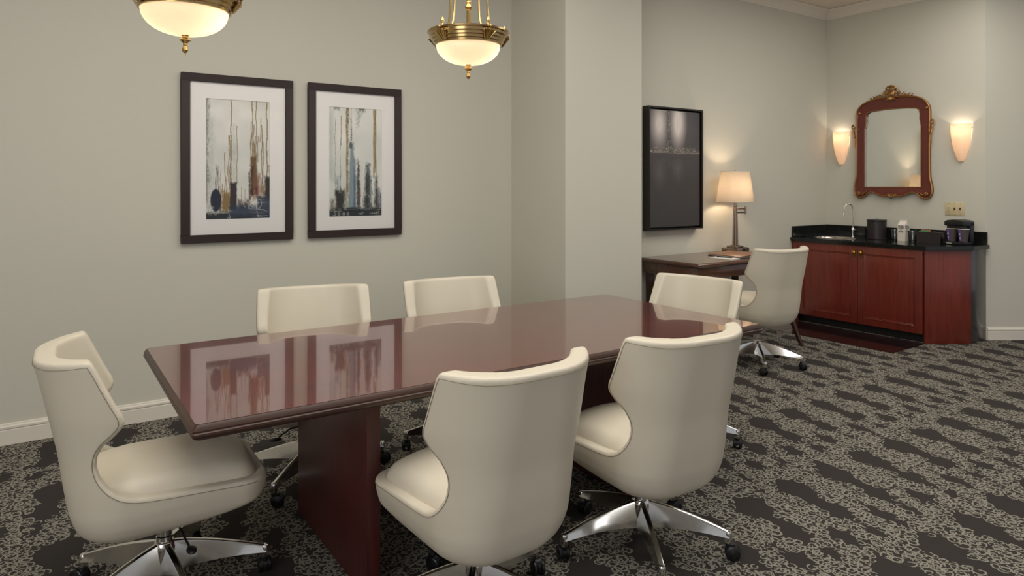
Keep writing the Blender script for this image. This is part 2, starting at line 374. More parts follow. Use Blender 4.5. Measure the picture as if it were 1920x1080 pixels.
# ------------------------------------------------------------------ chair meshes (implicit surfaces)
def surface_nets(F, org, h):
    nx_, ny_, nz_ = F.shape
    S = F < 0
    c = [(i, j, k) for i in (0, 1) for j in (0, 1) for k in (0, 1)]
    cnt = sum(S[i:nx_-1+i, j:ny_-1+j, k:nz_-1+k].astype(int) for i, j, k in c)
    act = (cnt > 0) & (cnt < 8)
    acc = np.zeros(act.shape+(3,)); num = np.zeros(act.shape)
    for a in c:
        for ax in range(3):
            if a[ax]: continue
            b_ = list(a); b_[ax] = 1
            fa = F[a[0]:nx_-1+a[0], a[1]:ny_-1+a[1], a[2]:nz_-1+a[2]]
            fb = F[b_[0]:nx_-1+b_[0], b_[1]:ny_-1+b_[1], b_[2]:nz_-1+b_[2]]
            cr = ((fa < 0) != (fb < 0))
            t = np.where(cr, fa/(np.where(cr, fa-fb, 1)), 0)
            for d in range(3):
                val = a[d]+(t if d == ax else 0)
                acc[..., d] += np.where(cr, val, 0)
            num += cr
    idx = -np.ones(act.shape, int); ids = np.argwhere(act); idx[act] = np.arange(len(ids))
    V = (ids + acc[act]/num[act][:, None])*h + np.array(org)
    Fs = []
    for ax in range(3):
        o1, o2 = [(1, 2), (2, 0), (0, 1)][ax]
        sl = [slice(None)]*3; sl2 = [slice(None)]*3; sl[ax] = slice(0, -1); sl2[ax] = slice(1, None)
        e = (S[tuple(sl)] != S[tuple(sl2)]); s0 = S[tuple(sl)]
        pos = np.argwhere(e)
        ok = (pos[:, o1] > 0) & (pos[:, o2] > 0) & (pos[:, o1] < F.shape[o1]-1) & (pos[:, o2] < F.shape[o2]-1)
        pos = pos[ok]; fl = s0[tuple(pos.T)]
        def at(d1, d2):
            q = pos.copy(); q[:, o1] -= d1; q[:, o2] -= d2; return idx[tuple(q.T)]
        q = np.stack([at(1, 1), at(0, 1), at(0, 0), at(1, 0)], 1)
        q[~fl] = q[~fl][:, ::-1]
        Fs.append(q)
    return V, np.concatenate(Fs)
def mesh_from(name, V, Fq, m, smooth_it=2):
    me = bpy.data.meshes.new(name); me.from_pydata(V.tolist(), [], Fq.tolist())
    bm = bmesh.new(); bm.from_mesh(me)
    for _ in range(smooth_it): bmesh.ops.smooth_vert(bm, verts=bm.verts, factor=0.5, use_axis_x=True, use_axis_y=True, use_axis_z=True)
    bmesh.ops.recalc_face_normals(bm, faces=bm.faces); bm.to_mesh(me); bm.free()
    for p in me.polygons: p.use_smooth = True
    me.materials.append(m); return me
def smax(a, b_, k):
    hh = np.clip(0.5+0.5*(a-b_)/k, 0, 1); return b_*(1-hh)+a*hh + k*hh*(1-hh)
def poly_sdf(X, Z, P):
    P = np.array(P); d = np.full(X.shape, 1e9); inside = np.zeros(X.shape, bool)
    for i in range(len(P)):
        a = P[i]; b_ = P[(i+1) % len(P)]; e = b_-a
        t = np.clip(((X-a[0])*e[0]+(Z-a[1])*e[1])/(e@e), 0, 1)
        d = np.minimum(d, np.hypot(X-a[0]-t*e[0], Z-a[1]-t*e[1]))
        cnd = ((a[1] > Z) != (b_[1] > Z)) & (X < (b_[0]-a[0])*(Z-a[1])/((b_[1]-a[1]) if b_[1] != a[1] else 1e-9)+a[0])
        inside ^= cnd
    return np.where(inside, -d, d)
ZR = [0.26, 0.29, 0.32, 0.38, 0.47, 0.58, 0.70, 0.80, 0.90]
XR = [-0.20, -0.235, -0.256, -0.276, -0.292, -0.307, -0.333, -0.355, -0.380]
ZW = [0.262, 0.270, 0.28, 0.295, 0.32, 0.35, 0.39, 0.44, 0.54, 0.62, 0.70, 0.90]
WW = [0.08, 0.125, 0.155, 0.183, 0.212, 0.230, 0.241, 0.247, 0.257, 0.267, 0.280, 0.300]
def smooth_table(zs_, vs_, k=9):
    zz = np.linspace(0.22, 0.95, 293); vv = np.interp(zz, zs_, vs_)
    pad = np.r_[[vv[0]]*k, vv, [vv[-1]]*k]; ker = np.hanning(2*k+1); ker /= ker.sum()
    return list(zz), list(np.convolve(pad, ker, 'same')[k:-k])
ZR, XR = smooth_table(ZR, XR, 14); ZW, WW = smooth_table(ZW, WW, 7)
def shell_box(X, Y, Z, off=0.0):
    rear = np.interp(Z, ZR, XR); w = np.interp(Z, ZW, WW)
    front = 0.305; cx = (rear+front)/2; hx = (front-rear)/2; hy = w
    r = np.where(X < cx, np.interp(Z, [0.3, 0.5, 0.9], [0.13, 0.17, 0.25]), 0.10)
    r = np.minimum(r, w*0.9)
    qx = np.abs(X-cx)-hx+r; qy = np.abs(Y)-hy+r
    return np.hypot(np.maximum(qx, 0), np.maximum(qy, 0))+np.minimum(np.maximum(qx, qy), 0)-r+off
PROF_FRONT = [(0.298, 0.425), (0.20, 0.428), (0.08, 0.434), (-0.04, 0.440), (-0.105, 0.447), (-0.145, 0.462), (-0.175, 0.487), (-0.197, 0.520), (-0.207, 0.556), (-0.206, 0.590), (-0.192, 0.622), (-0.162, 0.650), (-0.140, 0.676), (-0.136, 0.692), (-0.142, 0.712), (-0.160, 0.745), (-0.190, 0.810), (-0.216, 0.868), (-0.228, 0.886)]
PROF = PROF_FRONT+[(-0.30, 0.880), (-0.395, 0.872), (-0.375, 0.75), (-0.33, 0.62), (-0.31, 0.45), (-0.29, 0.34), (-0.25, 0.292), (-0.19, 0.272), (-0.08, 0.282), (0.05, 0.300), (0.16, 0.318), (0.255, 0.340), (0.296, 0.372), (0.305, 0.40)]
hg = 0.0062
gx = np.arange(-0.43, 0.34, hg); gy = np.arange(-0.315, 0.3151, hg); gz = np.arange(0.235, 0.925, hg)
GX, GY, GZ = np.meshgrid(gx, gy, gz, indexing='ij')
pz = poly_sdf(GX[:, 0, :], GZ[:, 0, :], PROF)[:, None, :]+np.zeros_like(GX)
bx = shell_box(GX, GY, GZ)
body = smax(bx, pz, 0.016)
thick = np.interp(GZ, [0.4, 0.55, 0.9], [0.042, 0.055, 0.052]) + 0.012*np.clip((-0.15-GX)/0.15, 0, 1)
void = np.maximum(bx+thick, 0.365-GZ)
shell = smax(body, -void, 0.012)
SHELL = mesh_from('shell', *surface_nets(shell, (gx[0], gy[0], gz[0]), hg), M['leather'])
# cushion
cz = np.arange(0.34, 0.53, hg); CXg, CYg, CZg = np.meshgrid(gx, gy, cz, indexing='ij')
cb = shell_box(CXg, CYg, np.full_like(CZg, 0.46), 0.0)+0.038
tophi = 0.474+0.034*(1-(CYg/0.2)**2)-1.0*np.maximum(CXg-0.10, 0)**2-0.02*np.clip((CXg+0.1)/-0.15, 0, 1)
cf = smax(smax(cb, CZg-tophi, 0.05), 0.368-CZg, 0.01)
CUSH = mesh_from('seat_cushion', *surface_nets(cf, (gx[0], gy[0], cz[0]), hg), M['leather'], 3)
# seam paths
def y_outer(x, z):
    lo, hi = 0.0, 0.33
    for _ in range(40):
        mid = (lo+hi)/2
        if shell_box(np.array(x), np.array(mid), np.array(z)) < 0: lo = mid
        else: hi = mid
    return lo
def resample(pts, n):
    P = np.array(pts, float); s = np.r_[0, np.cumsum(np.linalg.norm(np.diff(P, axis=0), axis=1))]
    t = np.linspace(0, s[-1], n); return np.stack([np.interp(t, s, P[:, i]) for i in range(P.shape[1])], 1)
pf = resample(PROF_FRONT, 90)
for _ in range(4): pf[1:-1] = (pf[:-2]+2*pf[1:-1]+pf[2:])/4
side = []
for i in range(1, len(pf)-1):
    t = pf[i+1]-pf[i-1]; t /= np.linalg.norm(t); nrm = np.array([-t[1], t[0]])      # into the body (below / behind)
    q = pf[i]+nrm*0.014
    if q[0] > 0.26: continue
    side.append((q[0], y_outer(q[0], q[1])+0.0002, q[1]))
xs, zs = side[-1][0], side[-1][2]
top = []
rear_x = float(np.interp(0.86, ZR, XR))
yw = side[-1][1]
for k in range(1, 40):     # round the top of the back
    y = yw*(1-k/40.0)
    lo, hi = -0.45, -0.2
    for _ in range(40):
        mid = (lo+hi)/2
        if shell_box(np.array(mid), np.array(y), np.array(0.862)) < 0: hi = mid
        else: lo = mid
    x = lo
    if x > xs-0.002: x = xs-0.002-0.0001*k
    top.append((x-0.0002, y, zs-(zs-0.856)*min(1, (xs-x)/0.1)))
half = side+top
pathp = half+[(x, -y, z) for x, y, z in reversed(half)]
SEAM = MB().tube(pathp, 0.0010, 6)

def leg_mesh():
    mb = MB(); rings = []
    for t in np.linspace(0, 1, 9):
        r = 0.022+t*0.306; zt = 0.186-0.082*t**1.15+0.006*math.sin(PI*t); hh = 0.078*(1-t)**1.05+0.022; w = 0.024-0.008*t
        u = 0.0105-0.002*t; rings.append([(r, -u, zt-0.002), (r, -u*0.5, zt), (r, u*0.5, zt), (r, u, zt-0.002), (r, u*1.15, zt-0.009), (r, w, zt-hh), (r, -w, zt-hh), (r, -u*1.15, zt-0.009)])
    mb.loft(rings)
    mb.lathe([(0.0001, 0.060), (0.012, 0.060), (0.013, 0.064), (0.0145, 0.096), (0.011, 0.104), (0.0001, 0.106)], 16, Matrix.Translation((0.325, 0, 0)))
    return mb
def caster_meshes():
    hood = MB()
    prof = [(math.cos(a)*0.026, 0.030+math.sin(a)*0.031) for a in np.linspace(-0.35, PI+0.15, 14)]
    hood.prism([(p[0]+0.012, p[1]) for p in prof], -0.006, 0.006, 'XZ')
    hood.cyl((0, 0, 0.045), (0, 0, 0.066), 0.0115)
    hood.prism([(p[0]*0.9+0.012, p[1]) for p in prof], -0.0135, 0.0135, 'XZ')
    wheels = []
    for sgn in (-1, 1):
        w = MB(); mt = Matrix.Translation((0.016, sgn*0.0145, 0.0275)) @ Matrix.Rotation(-sgn*PI/2, 4, 'X')
        w.lathe([(0.0001, -0.006), (0.025, -0.006), (0.0275, -0.003), (0.0275, 0.004), (0.025, 0.0065), (0.020, 0.0075), (0.0195, 0.0066), (0.006, 0.010), (0.0001, 0.0105)], 24, mt)
        wheels.append(w)
    return hood, wheels
def make_chair(label):
    t = thing('conference_chair', label, 'chair')
    for me, nm in ((SHELL, 'shell'), (CUSH, 'seat_cushion')):
        o = bpy.data.objects.new(nm, me); COL.objects.link(o); o.parent = t
    SEAM.build('seam_stitching', M['seam'], t)
    mech = MB().box(-0.10, 0.085, -0.055, 0.055, 0.262, 0.300); mech.cyl((0, 0, 0.235), (0, 0, 0.275), 0.02)
    mech.build('tilt_mechanism', M['blackp'], t, bevel=0.006)
    lv = MB(); lv.tube([(0.03, -0.05, 0.27), (0.035, -0.13, 0.262), (0.05, -0.185, 0.235)], 0.004, 8)
    lv.sphere((0.056, -0.20, 0.226), 0.016, 8, (1.0, 1.8, 0.5)); lv.build('height_lever', M['blackp'], t)
    gl = MB().lathe([(0.0001, 0.17), (0.026, 0.17), (0.026, 0.205), (0.0225, 0.208), (0.0225, 0.235), (0.016, 0.237), (0.016, 0.27), (0.0001, 0.27)], 24)
    gl.build('gas_lift', M['chrome'], t)
    hb = MB().lathe([(0.0001, 0.085), (0.030, 0.085), (0.033, 0.10), (0.036, 0.165), (0.034, 0.182), (0.028, 0.19), (0.0001, 0.19)], 24)
    hb.build('base_hub', M['chrome'], t)
    legm = leg_mesh().build('leg', M['chrome'], t, bevel=0.0)
    hood, wheels = caster_meshes()
    ca = hood.build('caster', M['blackp'], t, bevel=0.001, seg=1)
    for w in wheels: w.build('wheel', M['blackp'], ca)
    ls, cs = [legm], [ca]
    for k in range(4):
        c = legm.copy(); COL.objects.link(c); ls.append(c)
        c = copy_tree(ca, t); cs.append(c)
    return t
CHAIR0 = make_chair('x')
def place_chair(o, x, y, deg, base_deg, dz, label, spin=0):
    o.location = (x, y, 0); th = math.radians(deg); o.rotation_euler = (0, 0, th); o['label'] = label
    legs = [c for c in o.children if c.name.startswith('leg')]; cas = [c for c in o.children if c.name.startswith('caster')]
    rnd = random.Random(spin)
    for k, (l, c) in enumerate(zip(legs, cas)):
        a = math.radians(base_deg-deg+72*k); l.rotation_euler = (0, 0, a)
        c.location = (0.325*math.cos(a), 0.325*math.sin(a), 0); c.rotation_euler = (0, 0, rnd.uniform(0, 2*PI))
    for c in o.children:
        if c.name.split('.')[0] in ('shell', 'seat_cushion', 'seam_stitching', 'tilt_mechanism', 'height_lever'): c.location.z = dz
        if c.name.startswith('gas_lift') and dz > 0.01: c.location.z = dz*0.75
    return o
spots = [
 (0.344, 2.625, -1, -10, 0, 'cream leather swivel chair at the left end of the long table, seat facing right', 3),
 (1.163, 1.93, 92.5, 16, 0, 'nearest cream leather swivel chair seen from behind at the middle front of the table', 11),
 (1.92, 1.94, 86.6, -50, 0, 'cream leather swivel chair from behind at the near right side of the table', 5),
 (1.096, 3.267, -103, 216, 0, 'cream leather chair across the table, standing below the left framed painting', 8),
 (1.848, 3.138, -95.8, 143, 0, 'cream leather chair across the table, nearer the pillar', 9),
 (2.829, 2.601, 189, -46, 0, 'cream leather swivel chair at the right far end of the long table, facing left', 10),
 (4.62, 3.40, 83, -61, 0.053, 'cream leather swivel chair pushed up to the brown desk with the lamp', 12)]
chairs = [CHAIR0]+[copy_tree(CHAIR0) for _ in spots[1:]]
for c, s in zip(chairs, spots): place_chair(c, s[0], s[1], s[2], s[3], s[4], s[5], s[6])
for c in chairs: c['group'] = 'cream leather swivel chairs in the room'

# ------------------------------------------------------------------ conference table
tb = thing('conference_table', 'long rectangular glossy mahogany conference table on two slab legs', 'table', (1.573, 2.585, 0))
TXa, TXb, TYa, TYb = -1.24, 1.24, -0.552, 0.552
def rr(x0, x1, y0, y1, i, z, r=0.012):
    x0 += i; x1 -= i; y0 += i; y1 -= i; pts = []
    for cx_, cy_, a0 in ((x1-r, y1-r, 0), (x0+r, y1-r, PI/2), (x0+r, y0+r, PI), (x1-r, y0+r, 1.5*PI)):
        for k in range(4): a = a0+k*PI/6; pts.append((cx_+r*math.cos(a), cy_+r*math.sin(a), z))
    return pts
MB().loft([rr(TXa, TXb, TYa, TYb, 0.012, 0.7445), rr(TXa, TXb, TYa, TYb, 0.012, 0.747)]).build('tabletop', M['table'], tb, smooth=False)
MB().loft([rr(TXa, TXb, TYa, TYb, i, z) for i, z in ((0.03, 0.700), (0.012, 0.702), (0.004, 0.708), (0.0, 0.716), (0.0, 0.722), (0.003, 0.725), (0.002, 0.730), (0.005, 0.738), (0.0115, 0.7455), (0.0125, 0.7455))]).build('edge_moulding', M['tableedge'], tb, sharp=25)
for x in (-0.667, 0.617):
    MB().box(x, x+0.05, -0.375, 0.385, 0.0, 0.701).build('slab_leg', M['panelw'], tb, bevel=0.002)
MB().box(-0.617, 0.617, -0.02, 0.02, 0.62, 0.701).build('under_rail', M['panelw'], tb, bevel=0.002)

# ------------------------------------------------------------------ painted art (pigment stored per vertex on a flat sheet)
def art_mat():
    m, nt, b = new_mat('painted_pigment'); a = nt.nodes.new('ShaderNodeVertexColor'); a.layer_name = 'paint'
    nt.links.new(a.outputs['Color'], b.inputs['Base Color']); b.inputs['Roughness'].default_value = 0.7
    return m
M['art'] = art_mat()
M['varnish'] = art_mat(); M['varnish'].name = 'varnished_pigment'
_b = M['varnish'].node_tree.nodes['Principled BSDF']; _b.inputs['Coat Weight'].default_value = 0.8; _b.inputs['Coat Roughness'].default_value = 0.38
def sheet(name, x0, x1, z0, z1, y, img, parent, mm='art'):
    nz_, nx_ = img.shape[:2]
    xs_ = np.linspace(x0, x1, nx_); zs_ = np.linspace(z1, z0, nz_)
    Xg, Zg = np.meshgrid(xs_, zs_)
    V = np.stack([Xg, np.full_like(Xg, y), Zg], -1).reshape(-1, 3)
    i = np.arange(nx_*nz_).reshape(nz_, nx_)
    Fq = np.stack([i[1:, :-1], i[1:, 1:], i[:-1, 1:], i[:-1, :-1]], -1).reshape(-1, 4)
    me = bpy.data.meshes.new(name); me.from_pydata(V.tolist(), [], Fq.tolist())
    at = me.color_attributes.new('paint', 'FLOAT_COLOR', 'POINT')
    lin = np.where(img <= 0.04045, img/12.92, ((img+0.055)/1.055)**2.4)
    at.data.foreach_set('color', np.concatenate([lin.reshape(-1, 3), np.ones((nx_*nz_, 1))], 1).astype(np.float32).ravel())
    me.materials.append(M[mm]); o = bpy.data.objects.new(name, me); COL.objects.link(o); o.parent = parent
    return o
class Paint:
    def __init__(s, nx_, nz_, bg, seed):
        s.r = np.random.RandomState(seed); s.nx, s.nz = nx_, nz_
        s.U, s.V = np.meshgrid(np.linspace(0, 1, nx_), np.linspace(0, 1, nz_)); s.asp = nz_/nx_
        s.I = np.ones((nz_, nx_, 3))*np.array(bg)/255.
    def noise(s, fu, fv):
        g = s.r.rand(int(fv)+2, int(fu)+2); u = s.U*fu; v = s.V*fv; i = u.astype(int); j = v.astype(int); a = u-i; b_ = v-j
        a = a*a*(3-2*a); b_ = b_*b_*(3-2*b_)
        return (g[j, i]*(1-a)+g[j, i+1]*a)*(1-b_)+(g[j+1, i]*(1-a)+g[j+1, i+1]*a)*b_
    def lay(s, al, col): s.I = s.I*(1-al[..., None])+np.array(col)/255.*al[..., None]
    def rect(s, u0, u1, v0, v1, col, soft=0.02, op=1.0, rough=0.03, taper=0.0):
        n = (s.noise(60, 60)-.5)*rough*0.9+(s.noise(14, 14)-.5)*rough*0.7
        c = (u0+u1)/2; hw = (u1-u0)/2*(1-taper*np.clip((v1-s.V)/(v1-v0), 0, 1))
        d = np.minimum(hw-np.abs(s.U-c), np.minimum(s.V-v0, v1-s.V)*1.0)+n
        s.lay(np.clip(d/soft, 0, 1)*op, col)
    def oval(s, u, v, ru, rv, col, soft=0.2, op=1.0):
        d = 1-np.hypot((s.U-u)/ru, (s.V-v)/rv); s.lay(np.clip(d/soft, 0, 1)*op, col)
    def drip(s, u, v0, v1, col, w=0.006, op=0.9, wob=0.006):
        ph = s.r.rand()*6; uu = u+wob*np.sin(s.V*20+ph)+wob*.5*np.sin(s.V*47+ph*2)
        if w > 0.0055: s.lay(np.clip((w*0.6-np.abs(s.U-uu-w*0.9))/w*2, 0, 1)*((s.V > v0) & (s.V < v1))*s.noise(3, 80)*0.8, (66, 54, 40))
        al = np.clip((w-np.abs(s.U-uu))/w*2, 0, 1)*((s.V > v0) & (s.V < v1))*(0.7+0.3*s.noise(3, 60)); s.lay(al*op, col)
    def line(s, pts, col, w=0.004, op=0.9):
        al = np.zeros_like(s.U)
        for (a, b_), (c, d) in zip(pts[:-1], pts[1:]):
            ax_, ay = a, b_*s.asp; ex, ey = c-a, (d-b_)*s.asp; L2 = ex*ex+ey*ey+1e-9
            t = np.clip(((s.U-ax_)*ex+(s.V*s.asp-ay)*ey)/L2, 0, 1)
            al = np.maximum(al, np.clip((w-np.hypot(s.U-ax_-t*ex, s.V*s.asp-ay-t*ey))/w*1.8, 0, 1))
        s.lay(al*op, col)
    def ring(s, u, v, r, col, w=0.004, sq=1.0, a0=0, a1=2*PI):
        s.line([(u+r*sq*math.cos(a), v+r*math.sin(a)/s.asp) for a in np.linspace(a0, a1, 18)], col, w)
GOLD = (136, 102, 52); NAVY = (26, 34, 52); DK = (38, 32, 34); OFFW = (214, 210, 202)
def art_one():
    p = Paint(190, 366, (240, 238, 230), 3)
    n = p.noise(5, 9); p.lay(n*0.35, (172, 176, 168)); p.lay(p.noise(30, 60)*0.15, (214, 208, 205))
    p.rect(-.1, .07, -.1, .9, (118, 120, 112), .06, .75, .05); p.rect(.02, .16, .1, .95, (168, 172, 162), .1, .5, .06)
    p.rect(.38, .48, .2, .7, (176, 186, 176), .06, .5, .05)
    for u, a, b_, w in ((.385, 0, .70, .008), (.37, .3, .72, .007), (.35, .30, .75, .006), (.29, .44, .82, .006), (.32, .55, .8, .006), (.475, .22, .70, .006), (.715, 0, .47, .008), (.775, 0, .5, .007), (.69, .18, .5, .006), (.735, .2, .5, .007), (.755, .3, .5, .008), (.80, .3, .52, .006), (.845, .14, .35, .006), (.865, .2, .78, .007), (.885, .35, .8, .006), (.945, 0, .68, .009), (.98, .54, .7, .006), (.225, .58, .8, .005), (.255, .7, .82, .006), (.55, .73, .85, .005), (.6, .75, .85, .005)):
        p.drip(u, a, b_, GOLD, w)
    for u in (.165, .185, .195, .15): p.drip(u, .54+.03*p.r.rand(), .78, (50, 50, 60), .004)
    p.rect(.66, .82, .46, .82, (110, 80, 42), .03, .95, .02, .30); p.rect(.69, .74, .55, .82, (50, 38, 30), .03, .8, .03); p.rect(.64, .7, .6, .85, (60, 46, 34), .03, .7, .03)
    p.rect(.22, .40, .74, .96, (138, 106, 56), .05, .9, .04); p.rect(.36, .48, .68, .93, (46, 34, 34), .02, .95, .012)
    p.rect(.47, .68, .82, .95, (66, 48, 40), .06, .8, .04); p.rect(.9, 1.05, .635, .86, (44, 36, 32), .03, .95, .02); p.rect(.84, .92, .7, .82, (140, 104, 60), .05, .8, .04)
    p.rect(.72, .86, .6, .86, (130, 84, 66), .05, .6, .04); p.rect(.75, .81, .72, .79, (110, 34, 36), .02, .9, .01)
    p.oval(.155, .84, .085, .10, NAVY, .15); p.rect(.19, .25, .78, .96, DK, .03, .9, .02)
    p.rect(-.1, 1.1, .93, 1.2, (34, 40, 44), .03, 1, .02); p.rect(.34, 1.1, .86, 1.2, (40, 54, 76), .05, .85, .03); p.rect(.78, 1.1, .79, .93, (46, 58, 72), .03, .85, .02)
    p.rect(.42, .72, .95, 1.2, (30, 34, 44), .04, .8, .03); p.rect(.44, .9, .93, .975, (70, 84, 104), .03, .35, .02)
    p.oval(.1, .9, .04, .02, (190, 190, 184), .6, .6)
    for k in range(6): p.line([(.62+.03*p.r.rand(), .80+.028*k), (.96-.06*p.r.rand(), .805+.03*k)], (176, 130, 110) if k % 2 else OFFW, .004, .7)
    p.ring(.63, .865, .075, OFFW, .004, .8, 2.0, 6.6); p.ring(.63, .865, .055, OFFW, .003, .9, 2.6, 6.0); p.ring(.81, .87, .075, OFFW, .004, .7, -1.8, 3.4)
    p.line([(.75, .76), (.79, .95), (.81, .98)], OFFW, .003); p.line([(.58, .84), (.72, .9), (.9, .93), (.96, .945)], OFFW, .003)
    p.line([(.09, .942), (.33, .944)], OFFW, .004); p.ring(.15, .948, .022, OFFW, .004, .8); p.ring(.36, .978, .02, OFFW, .004, .6); p.line([(.33, .985), (.37, .995)], OFFW, .004); p.line([(.35, .95), (.38, .985)], OFFW, .003)
    p.line([(.77, .975), (.82, .968), (.80, .985), (.85, .968), (.84, .982), (.88, .972), (.87, .98), (.91, .973), (.91, .978), (.95, .972)], OFFW, .0035)
    return np.clip(p.I, 0, 1)
def art_two():
    p = Paint(184, 384, (240, 238, 230), 9)
    p.lay(p.noise(4, 7)*0.35, (172, 180, 172)); p.rect(-.1, .12, -.1, .7, (150, 160, 150), .15, .5, .05)
    p.rect(.08, .22, -.05, .05, (96, 104, 98), .05, .7, .05); p.rect(.55, .7, -.05, .05, (84, 92, 86), .05, .8, .05); p.rect(.5, .6, 0, .2, (150, 162, 150), .06, .6, .05)
    p.rect(.30, .38, -.1, .2, (140, 142, 130), .04, .6, .04)
    for u, a, b_, w in ((.335, -.1, .78, .022), (.37, -.1, .2, .006), (.84, -.1, .65, .012), (.875, -.1, .55, .012), (.86, .0, .6, .01), (.885, .48, .65, .008), (.225, .08, .35, .007)):
        p.drip(u, a, b_, (150, 120, 72), w, .85, .003)
    for u, a, b_ in ((.12, .1, .8), (.215, .3, .8), (.42, 0, .3), (.40, .1, .35), (.215, .6, .8)): p.drip(u, a, b_, (60, 64, 58), .005, .6)
    for k in range(9): p.oval(.42, .2+.015*k, .02, .004, (60, 70, 66), .5, .8)
    p.rect(.34, .52, .31, .95, (128, 148, 152), .03, .9, .02, .55); p.rect(.42, .54, .45, .95, (70, 92, 120), .05, .7, .03, .5); p.oval(.405, .35, .035, .04, (70, 84, 84), .4, .8); p.rect(.40, .47, .5, .93, (152, 168, 176), .04, .6, .02, .4)
    p.rect(.50, .60, .47, .93, (52, 44, 42), .03, .85, .03, .5); p.rect(.12, .2, .62, .8, (104, 124, 138), .06, .7, .05)
    p.rect(.10, .30, .74, .97, (40, 38, 34), .05, .95, .04); p.rect(.28, .38, .75, .95, (94, 84, 52), .06, .6, .05); p.rect(.0, .12, .82, 1, (88, 84, 62), .06, .7, .04)
    p.rect(.62, .84, .5, .95, (62, 70, 72), .06, .9, .04, .5); p.rect(.66, .76, .6, .95, (44, 38, 34), .05, .8, .04, .3); p.rect(.82, .97, .62, .97, (52, 52, 46), .06, .9, .04, .5); p.rect(.92, 1.1, .74, 1.0, (58, 66, 84), .06, .8, .04)
    p.rect(-.1, 1.1, .915, 1.2, (34, 40, 42), .03, 1, .02); p.rect(-.1, .4, .94, 1.2, (46, 62, 60), .03, .7, .02); p.rect(.32, .60, .91, .965, (20, 24, 28), .02, .9, .008)
    for k in range(24):
        v = .52+.017*k; p.line([(.535+.03*p.r.rand(), v), (.59+.02*p.r.rand(), v+.006)], (170, 120, 100) if k % 2 else (190, 184, 170), .004, .8)
    p.rect(.56, .60, .72, .86, (96, 40, 34), .03, .7, .02)
    p.line([(.585, .93), (.585, .85), (.60, .82), (.64, .80), (.70, .797), (.75, .81), (.77, .84), (.78, .88)], OFFW, .004)
    p.line([(.77, .72), (.80, .8), (.82, .885)], (170, 176, 170), .004, .7); p.line([(.30, .935), (.6, .93)], (170, 186, 188), .004, .6)
    for u in (.19, .275, .355): p.ring(u, .974, .022, OFFW, .005, .9)
    p.line([(.04, .945), (.23, .95)], OFFW, .004); p.line([(.11, .93), (.12, .985), (.08, .985)], OFFW, .004); p.line([(.65, .965), (.55, .975), (.63, .985)], OFFW, .005)
    p.line([(.76, .975), (.82, .97), (.81, .98), (.86, .968), (.85, .98), (.9, .965), (.89, .975), (.95, .97)], OFFW, .004); p.line([(.88, .945), (.96, .94)], OFFW, .004); p.line([(.87, .985), (.98, .98)], OFFW, .004); p.line([(.88, .945), (.88, .965), (.95, .955)], OFFW, .004)
    return np.clip(p.I, 0, 1)
def art_three():
    p = Paint(170, 300, (52, 46, 44), 21)
    p.lay(np.clip(1-np.abs(p.V-.15)*2.2, 0, 1)*.55, (110, 104, 104)); p.lay(np.clip((p.U-.7)*4, 0, 1)*np.clip(1-p.V*2, 0, 1)*.7, (50, 50, 58))
    p.oval(.18, .12, .22, .26, (226, 214, 208), .8, .95); p.oval(.55, .10, .2, .28, (232, 220, 212), .7, .95)
    p.rect(.30, .40, -.1, .36, (62, 62, 64), .08, .9, .03)
    p.oval(.18, .55, .16, .16, (104, 96, 94), 1, .6); p.oval(.55, .5, .14, .15, (104, 96, 94), 1, .6)
    p.rect(-.1, 1.1, .37, .44, (56, 50, 48), .05, .8, .02)
    p.lay(np.clip((p.V-.7)*3, 0, 1)*.5, (40, 36, 34))
    for k in range(520):
        t = p.r.rand()
        if t < .55: u = p.r.rand(); v = .36-abs(p.r.randn())*.022
        elif t < .8: u = .36+p.r.randn()*.035; v = p.r.rand()*.36
        else: u = .38+p.r.randn()*.12; v = .4+abs(p.r.randn())*.15
        br = .5+.5*p.r.rand(); i = int(np.clip(v, 0, .999)*p.nz); j = int(np.clip(u, 0, .999)*p.nx)
        c = np.array((210, 196, 176))/255.; a = br*(1 if t < .8 else .4); p.I[i, j] = p.I[i, j]*(1-a)+c*a
        if t < .8 and p.r.rand() < .06: p.oval(u, v, .012, .007, (214, 200, 180), .6, .7)
    p.line([(0, .362), (.5, .368), (1, .362)], (180, 166, 146), .005, .8)
    for a, b_ in ((.0, .2), (.16, .36), (.34, .5), (.44, .66), (.6, .8)):
        p.line([(a+(b_-a)*t, .355-.035*math.sin(PI*t)*(1 if t < .5 else 1)) for t in np.linspace(0, 1, 9)], (190, 176, 156), .004, .6)
    return np.clip(p.I, 0, 1)
def picture(label, x0, x1, z0, z1, fw, art, img, group=None):
    xc, zc = (x0+x1)/2, (z0+z1)/2
    t = thing('framed_picture', label, 'picture', (xc, YL, z0), 0, group)
    x0 -= xc; x1 -= xc; H = z1-z0
    fr = MB()
    for (a, b_, c, d) in ((x0, x1, 0, fw), (x0, x1, H-fw, H), (x0, x0+fw, fw, H-fw), (x1-fw, x1, fw, H-fw)):
        fr.box(a, b_, -0.030, -0.002, c, d)
    fr.build('frame', M['frame'], t, bevel=0.0015, seg=1)
    ax0, ax1, az0, az1 = art[0]-xc, art[1]-xc, art[2]-z0, art[3]-z0
    mb = MB(); m0 = fw-0.004
    for (a, b_, c, d) in ((x0+m0, x1-m0, m0, az0), (x0+m0, x1-m0, az1, H-m0), (x0+m0, ax0, az0, az1), (ax1, x1-m0, az0, az1)):
        mb.box(a, b_, -0.016, -0.012, c, d)
    mb.build('mat_board', M['mat_board'], t, smooth=False)
    sheet('painting', ax0-0.004, ax1+0.004, az0-0.004, az1+0.004, -0.0115, img, t)
    MB().box(x0+fw-0.002, x1-fw+0.002, -0.0225, -0.0205, fw-0.002, H-fw+0.002).build('glass', M['pane'], t, smooth=False)
    return t
